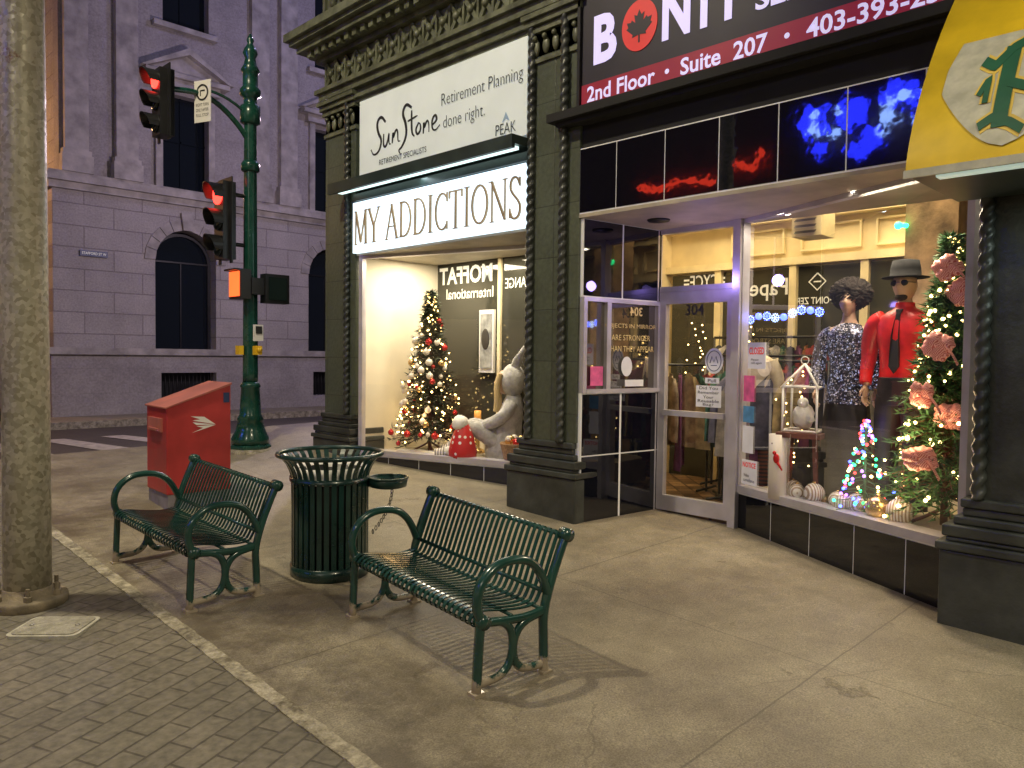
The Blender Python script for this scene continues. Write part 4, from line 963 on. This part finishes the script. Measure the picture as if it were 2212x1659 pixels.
def figure(P,sh,hipw,h=1.0):
    c=[[(0,0,.95*h,.09),(0,0,1.14*h,.08),(0,0,1.36*h,.08),(0,0,1.47*h,.055),(0,0,1.54*h,.048),(-.012,0,1.62*h,.05)]]
    for s in (-1,1):
        c.append([(0,0,.95*h,.09),(0,s*hipw,.84*h,.07),(-.01,s*(hipw+.01),.5*h,.05),(.01,s*(hipw+.02),.1*h,.034),(-.1,s*(hipw+.03),.035,.034),(-.17,s*(hipw+.035),.03,.024)])
        c.append([(0,0,1.36*h,.08),(0,s*sh,1.41*h,.04),(.03,s*(sh+.07),1.16*h,.032),(-.05,s*(sh+.06),.93*h,.024)])
    skin(P,"body",c,'skin')
    for s in (-1,1): hand(P,(-.05,s*(sh+.06),.94*h),(-.15,0,-1),h)
MN=thing("mannequin","male mannequin in black fedora, sunglasses, red shirt and black tie","mannequin",(5.93,1.93,.58),rad(-8))
figure(MN,.19,.09)
mb=MB(); mb.loft([(0,0,.90,.125,.165),(0,0,.98,.125,.165),(0,0,1.12,.115,.158),(0,0,1.3,.128,.195),(0,0,1.42,.11,.205),(0,0,1.475,.08,.13),(0,0,1.50,.062,.066),(0,0,1.54,.06,.062)],36,fold=.018,fk=9)
for s in (-1,1): mb.limb([(0,s*.15,1.42,.075),(0,s*.215,1.39,.075),(.02,s*.265,1.25,.062),(.035,s*.275,1.15,.056),(-.01,s*.27,1.03,.048),(-.045,s*.255,.95,.042)])
part(MN,"red_shirt",mb,'fabred')
mb=MB(); mb.loft([(0,0,1.0,.134,.174),(0,0,.9,.136,.178),(0,0,.80,.12,.175)],30)
for s in (-1,1): mb.limb([(0,s*.08,.86,.105),(0,s*.10,.7,.098),(-.01,s*.105,.48,.08),(.01,s*.11,.25,.072),(.01,s*.115,.05,.075)])
part(MN,"trousers",mb,'fabblk')
part(MN,"head",headmesh((-.015,0,1.66)),'skin')
mb=MB(); mb.lathe([(.155,1.715),(.16,1.72),(.103,1.732),(.10,1.78),(.088,1.84),(.05,1.848),(.02,1.835)],(-.01,0,0),28); part(MN,"fedora",mb,mat("black_felt",(.003,.003,.003),1,var=0))
mb=MB(); mb.ball((-.1,-.034,1.675),.03,12,8,sc=(.35,1,.75)); mb.ball((-.1,.034,1.675),.03,12,8,sc=(.35,1,.75)); mb.tube([(-.1,-.06,1.68),(-.02,-.082,1.68)],.003,5); mb.tube([(-.1,.06,1.68),(-.02,.082,1.68)],.003,5); mb.cyl((-.115,-.01,1.68),(-.115,.01,1.68),.003); part(MN,"sunglasses",mb,'black')
mb=MB(); mb.ball((-.068,0,1.575),.045,14,10,sc=(.8,1,.6)); part(MN,"beard",mb,'fur')
def tie(a,b,d):
    z=b; rx=.128 if z<1.35 else .128-.06*(z-1.35)/.14
    return (-(rx+.012)-d,a,b)
mb=MB(); mb.prism([(-.024,1.49),(.024,1.49),(.014,1.455),(.026,1.3),(.036,1.08),(0,1.03),(-.036,1.08),(-.026,1.3),(-.014,1.455)],tie,-.01,0.008); part(MN,"necktie",mb,'fabblk')
WN=thing("mannequin","female mannequin in dark fur hat, sequinned top and long black skirt","mannequin",(6.12,2.40,.58),rad(5))
figure(WN,.16,.08,.955)
mb=MB(); mb.loft([(0,0,.78,.125,.17),(0,0,.90,.115,.16),(0,0,1.06,.095,.125),(0,0,1.22,.115,.155),(-.01,0,1.32,.11,.165),(0,0,1.385,.07,.11),(0,0,1.41,.055,.06)],36,fold=.02,fk=8)
for s in (-1,1): mb.limb([(0,s*.12,1.335,.06),(0,s*.175,1.31,.06),(.02,s*.225,1.18,.055),(.035,s*.235,1.08,.055),(-.01,s*.23,.98,.055),(-.04,s*.22,.90,.06)])
part(WN,"sequin_top",mb,'sequin')
mb=MB(); mb.loft([(0,0,.86,.105,.14),(0,0,.74,.125,.165),(0,0,.4,.14,.18),(0,0,.06,.17,.21)],36,fold=.06,fk=9)
part(WN,"long_skirt",mb,'fabblk')
part(WN,"head",headmesh((-.02,0,1.575),.92),'skin')
mb=MB(); mb.ball((.03,0,1.640),.155,70,50,sc=(.90,1.0,.82),fn=lambda p:p*R.uniform(.86,1.10)); part(WN,"fur_hat",mb,'fur')
TF=thing("dress_form","headless dress form in cream sweater and plaid trousers","mannequin",(6.72,3.48,.285),rad(0))
mb=MB(); mb.loft([(0,0,.88,.12,.16),(0,0,1.0,.12,.16),(0,0,1.12,.11,.15),(0,0,1.3,.125,.18),(0,0,1.42,.09,.17),(0,0,1.46,.06,.07),(0,0,1.52,.055,.055)],30,fold=.02)
for s in (-1,1): mb.limb([(0,s*.14,1.4,.07),(.02,s*.22,1.2,.06),(.0,s*.22,1.0,.055)])
part(TF,"sweater",mb,'sweater')
mb=MB(); mb.loft([(0,0,.92,.115,.15),(0,0,.8,.125,.165)],24)
for s in (-1,1): mb.limb([(0,s*.08,.85,.10),(0,s*.10,.5,.10),(0,s*.11,.15,.11)])
part(TF,"trousers",mb,'plaid')
part(TF,"stand",MB().lathe([(.15,0),(.15,.02),(.015,.03),(.015,.9)],n=16),'steel')
def rack(loc,rz,n,seed,hh=1.45):
    rr=random.Random(seed); K=thing("clothes_rack","metal clothes rack standing on the shop floor","clothes rack",loc,rz,group="clothes racks in the shop")
    mb=MB(); L=1.2
    for y in (0,L): mb.cyl((0,y,0),(0,y,hh),.014,n=8); mb.cyl((-.22,y,.03),(.22,y,.03),.014,n=8)
    mb.cyl((0,0,hh),(0,L,hh),.014,n=8); part(K,"rail_frame",mb,'black')
    Mx=Matrix.Translation(loc)@Matrix.Rotation(rz,4,'Z')
    for i in range(n):
        y=.06+(L-.12)*i/(n-1); ln=rr.uniform(.65,1.05); mb=MB(); w=rr.uniform(.2,.26)
        v=[];k=8
        for a in range(k+1):
            t=a/k; z=-.08-ln*t; ww=(.1+.13*min(1,t*5))*w/.22*(1+.15*t)
            for b in range(9):
                s=b/8*2-1; v.append((s*ww,(.02+.022*t)*math.sin(b*2.3+i+t),z-.06*abs(s)*(1-t)))
        mb.add(v,[(a*9+b,a*9+b+1,(a+1)*9+b+1,(a+1)*9+b) for a in range(k) for b in range(8)],0,True)
        mb.tube([(0,0,-.08),(0,0,-.03),(.015,0,-.0),(0,0,.02)],.004,5,1)
        p=Mx@Vector((0,y,hh)); Gm=thing("hanging_garment",rr.choice(("folded cloth top hanging from the clothes rack","long draped garment hanging from the clothes rack")),"clothing",p,rz+rr.uniform(-.7,.7),group="garments hanging on racks")
        o=mk("cloth",mb,[M['garm'][rr.randrange(10)],'black'],recalc=False); o.parent=Gm
rack((7.35,3.1,.285),rad(5),15,1); rack((7.0,4.0,.285),rad(45),13,4,1.35)
rack((7.6,1.9,.285),rad(0),14,6,1.5); rack((7.1,.6,.285),rad(10),12,9,1.4); rack((7.7,3.3,.285),rad(0),14,12,1.65); rack((6.6,2.75,.285),rad(-15),10,15,1.4)
for i,(x,y,z0) in enumerate(((7.0,3.75,1.65),(7.3,2.5,1.55),(7.5,4.6,1.7),(7.2,1.3,1.6),(6.35,2.95,1.2),(6.4,2.15,1.1))):
    FL=thing("fairy_lights","cluster of small warm fairy lights on a wire inside the shop","string lights",(x,y,z0)); rr_=random.Random(i); m2=MB(); m3=MB(); pp=[(0,0,.4)]
    for k in range(26): pp.append((rr_.uniform(-.1,.1),rr_.uniform(-.14,.14),.4-k*.035)); m2.ball(pp[-1],.008,6,4)
    m3.tube(pp,.002,4); part(FL,"light_bulbs",m2,'bulb'); part(FL,"wire",m3,'black')
ST=thing("wooden_stool","dark red wooden stool holding a lantern in the window","stool",(6.02,2.70,.58),rad(10))
part(ST,"stool_top",MB().box(-.17,.17,-.17,.17,.5,.54),'wood')
for a in (-1,1):
    for b in (-1,1): part(ST,"leg",MB().add([(a*.12-.018,b*.12-.018,.5),(a*.12+.018,b*.12-.018,.5),(a*.12+.018,b*.12+.018,.5),(a*.12-.018,b*.12+.018,.5),(a*.15-.015,b*.15-.015,0),(a*.15+.015,b*.15-.015,0),(a*.15+.015,b*.15+.015,0),(a*.15-.015,b*.15+.015,0)],[(0,1,2,3),(4,7,6,5),(0,4,5,1),(1,5,6,2),(2,6,7,3),(3,7,4,0)]),'wood')
LN=thing("lantern","white wire house-shaped lantern with fluffy bird inside","lantern",(6.02,2.70,1.125),rad(10))
mb=MB()
for a in (-.13,.13):
    for b in (-.13,.13): mb.cyl((a,b,0),(a,b,.36),.010,n=6); mb.cyl((a*1.1,b*1.1,.35),(0,0,.54),.010,n=6)
for z in (.01,.36):
    for a in (-.13,.13): mb.cyl((a,-.13,z),(a,.13,z),.010,n=6); mb.cyl((-.13,a,z),(.13,a,z),.010,n=6)
mb.tube([(0,.03*math.cos(t*math.pi/6),.57+.03*math.sin(t*math.pi/6)) for t in range(12)],.004,5,closed=True)
part(LN,"wire_frame",mb,'white'); part(LN,"fluffy_bird",MB().ball((0,0,.12),.085,16,12,sc=(1,1,1.2),fn=lambda p:p*R.uniform(.9,1.1)).ball((-.03,0,.23),.045,12,8).tube([(-.07,0,.23),(-.1,0,.225)],[.01,.002],6),'fluff')
BL=thing("birch_log","upright birch log with painted red cardinal","ornament",(5.88,2.84,.58))
part(BL,"log",MB().lathe([(.07,0),(.068,.3),(.072,.52)],n=18),'birch'); mb=MB().ball((-.07,-.02,.33),.03,10,8,sc=(.5,.9,1.3)).ball((-.075,-.005,.375),.016,8,6).tube([(-.07,-.03,.3),(-.07,-.07,.24)],[.012,.006],6); part(BL,"cardinal",mb,'bred')
for i,(u,d,r) in enumerate(((.35,-.14,.075),(.52,-.16,.07),(.62,-.10,.065),(.78,-.13,.08),(1.0,-.15,.065),(1.1,-.10,.06),(1.2,-.14,.075),(1.42,-.11,.085),(1.58,-.14,.09))):
    p=WR(u,.61+r,d); O_=thing("christmas_bauble","large %s glass bauble resting on the window platform"%("gold" if i in(7,) else "striped white and bronze"),"ornament",(p[0],p[1],.58+r),R.uniform(0,3),group="baubles along the shop window")
    part(O_,"globe",MB().ball((0,0,0),r,20,14),'bgold' if i==7 else 'bstripe'); part(O_,"cap",MB().lathe([(r*.2,r*.97),(r*.2,r*1.15)],n=10),'bgold')
SN=thing("snowflake_light_string","string of glowing blue and white snowflake lights hanging inside window","string lights",(6.15,2.95,2.04))  # street decorations reflected in the glass, added here as glowing shapes
mb=MB()
for i in range(9):
    c_=Vector((0,.30-.075*i,.02*math.sin(i*1.3)+.008*i))
    if i%3==1: mb.ball(c_,.03,10,8,m=0)
    else:
        for k in range(6):
            a=k*math.pi/3; d=Vector((0,math.cos(a),math.sin(a)))*.04; mb.tube([c_,c_+d],.004,5,1 if i%2 else 0)
            for s in (-1,1): e=Vector((0,math.cos(a+s*.5),math.sin(a+s*.5)))*.038; mb.tube([c_+d*.55,c_+e],.003,4,1)
mb.tube([(0,.32,.05),(0,0,.03),(0,-.35,.08)],.002,4,2)
part(SN,"snowflake_lights",mb,['bluebulb','snowlamp','black'])
GL=thing("green_indicator_lamp","small glowing green indicator lamp on the interior pillar","lamp",(6.9,2.27,2.84)); part(GL,"lamp_globe",MB().ball((0,.05,0),.032,12,8).cyl((0,.02,0),(.05,.0,0),.02,n=8),'greenbulb')  # reflection of a green traffic light, built as a small glowing globe
# ---------------------------------------------------------------- left window display
DL=thing("seated_doll","seated plush doll in grey hooded coat with rabbit ears","doll",(6.08,6.22,.55),rad(-50))
DL.scale=(1.32,1.32,1.32)
mb=MB(); mb.loft([(0,0,.0,.15,.16),(0,0,.1,.16,.17),(.03,0,.25,.13,.15),(.08,0,.42,.10,.13),(.09,0,.52,.07,.08),(.09,0,.56,.05,.05)],24,fold=.03)
for s in (-1,1):
    mb.limb([(0,s*.07,.12,.085),(-.15,s*.10,.22,.075),(-.28,s*.11,.28,.065),(-.34,s*.12,.2,.05)],12)
    mb.limb([(.08,s*.10,.47,.06),(.04,s*.16,.38,.055),(-.08,s*.15,.30,.05),(-.16,s*.08,.28,.04)],12)
part(DL,"coat",mb,'plush')
for s in (-1,1): part(DL,"striped_leg",MB().tube(chaik([(-.28,s*.11,.27),(-.38,s*.13,.16),(-.47,s*.14,.05),(-.56,s*.15,.04)],2),.042,12),'stripe')
part(DL,"head",headmesh((.02,0,.65),.85),'skin')
mb=MB(); mb.ball((.085,0,.665),.12,28,20,sc=(.9,1,1.2)); part(DL,"hood",mb,'plush')
HR=mat("blonde_hair",(.6,.45,.22),.6,var=.2)
for s in (-1,1): part(DL,"blonde_hair",MB().tube(chaik([(-.02,s*.06,.72),(-.05,s*.075,.62),(-.04,s*.085,.5),(-.05,s*.075,.40)],2),.026,8),HR)
for s in (-1,1): part(DL,"rabbit_ear",MB().tube(chaik([(.1,s*.05,.77),(.14,s*.075,.88),(.19,s*.06,.95)],2),[.03,.036,.04,.04,.036,.03,.02],10,flat=.5),'plush')
DG=thing("stocking_doll","gnome doll in red polka dot dress with white fluffy trim","doll",(5.62,6.38,.55),rad(-30))
part(DG,"polka_dot_dress",MB().lathe([(.15,.0),(.16,.1),(.12,.26),(.07,.38),(.03,.42)],n=20),'polka'); part(DG,"fluffy_trim",MB().ball((-.03,0,.40),.09,14,10,fn=lambda p:p*R.uniform(.9,1.1)),'fluff')
part(DG,"fluffy_boot",MB().ball((-.10,.07,.09),.08,14,10,sc=(1.2,.8,.8),fn=lambda p:p*R.uniform(.9,1.1)),'fluff')
BK=thing("wicker_basket","wicker basket filled with small wrapped ornaments","basket",(5.88,5.78,.55))
part(BK,"basket_body",MB().lathe([(.14,0),(.19,.2),(.195,.22),(.18,.22),(.13,.03)],n=24),'wicker')
for k in range(9): part(BK,"small_ornament",MB().ball((R.uniform(-.1,.1),R.uniform(-.1,.1),.23+R.uniform(-.02,.03)),.045,10,8),('bred','bwhite','bgold')[k%3])
CD=thing("pillar_candle","small amber pillar candle on a holder","candle",(6.15,6.72,.55)); part(CD,"wax",MB().lathe([(.04,.40),(.042,.5),(.035,.5)],n=18),'amber'); part(CD,"holder",MB().lathe([(.1,0),(.09,.03),(.03,.06),(.03,.34),(.07,.39),(.07,.40)],n=18),'bgold')
SW=thing("cotton_snow","mounds of white cotton snow under the christmas tree","decoration",(5.62,7.1,.55)); mb=MB()
for k in range(9): mb.ball((R.uniform(-.12,.2),R.uniform(-.4,.3),.0),R.uniform(.07,.12),18,10,sc=(1,1.4,.4),fn=lambda p:p*R.uniform(.92,1.08))
part(SW,"cotton",mb,'fluff')
# ---------------------------------------------------------------- opposite building with neon (seen in reflections)
OB=thing("brick_building","brick commercial building across the street with lit windows","building",(-13,10,0))
mb=MB(); mb.box(-18,-13,-14,34,-1,12); part(OB,"brick_wall",mb,'brickwall',True)
for k in range(14):
    y=-12+k*3.3; part(OB,"shop_window",MB().box(-13,-12.96,y,y+2.4,.6,3.0),'litwin',True)
    part(OB,"upper_window",MB().box(-13,-12.96,y+.4,y+1.6,4.8,6.8),'winblk',True)
NB=thing("blue_neon_sign","blue and white neon sign high on the brick building","sign",(-12.8,9.0,8.5)); mb=MB(); rr_=random.Random(5)
lump=lambda p:p*(1+.22*math.sin(5*math.atan2(p.y,p.z))+.12*math.sin(11*math.atan2(p.y,p.z)))
for k in range(11): mb.ball((0,rr_.uniform(-2.2,1.5),rr_.uniform(-.8,.8)),rr_.uniform(.2,.52),28,12,m=0,sc=(.2,1,.9),fn=lump)
for k in range(12): mb.ball((.2,rr_.uniform(-2.0,1.2),rr_.uniform(-.5,.6)),rr_.uniform(.10,.26),24,10,m=1,sc=(.2,1,.8),fn=lump)
part(NB,"neon_lamps",mb,['neonb','neonw'])
NR=thing("red_neon_sign","red neon script sign on the brick building","sign",(-12.8,14.2,7.8)); part(NR,"neon_tubes",MB().tube(chaik([(0,-2.4,.5),(0,-2.0,-.1),(0,-1.4,.3),(0,-.8,-.2),(0,.8,.05),(0,1.6,-.2),(0,2.4,.1)],3),.10,8),'neonr')
# ---------------------------------------------------------------- lights of the street
light("street_light",'SPOT',(.6,-4.5,8.5),1650,(1,.87,.60),.3,(0,0,0),spot=rad(150))
light("street_light",'POINT',(2.2,22,6.0),420,(1,.5,.2),.1)
light("street_light",'POINT',(8.5,12.5,5.5),720,(.88,.70,.84),.1)
light("street_light",'POINT',(12,13,12),560,(.5,.47,1),.1)
light("street_light",'POINT',(-9,-2,8),700,(1,.9,.75),.1)
light("sign_wash",'AREA',(4.95,6.4,3.55),8,(.75,.93,1),2.6,(0,0,0),.1)
light("door_led",'POINT',(5.75,3.5,2.4),4,(.40,.28,1),.05)
# ---------------------------------------------------------------- world
w=bpy.data.worlds.new("World"); SC.world=w; w.use_nodes=True
nt=w.node_tree; bg=nt.nodes["Background"]
sky=N(nt,"ShaderNodeTexSky",sky_type='NISHITA'); sky.sun_disc=False; sky.sun_elevation=rad(-4); sky.sun_rotation=rad(200)
mx=mixc(nt,.9,sky.outputs[0],(.38,.37,.46)); nt.links.new(mx,bg.inputs[0]); bg.inputs[1].default_value=.15
SC.view_settings.view_transform='Standard'; SC.view_settings.look='None'; SC.view_settings.exposure=0
cam=bpy.data.cameras.new("camera"); co=bpy.data.objects.new("camera",cam); SC.collection.objects.link(co); SC.camera=co
cam.sensor_width=36; cam.lens=1660/2212*36; cam.clip_end=600; cam.clip_start=.05
Mr=Euler((0,0,rad(-45))).to_matrix()@Euler((rad(90-2.07),0,0)).to_matrix()@Euler((0,0,rad(0.7))).to_matrix()
co.matrix_world=Matrix.Translation((0,0,1.7))@Mr.to_4x4()
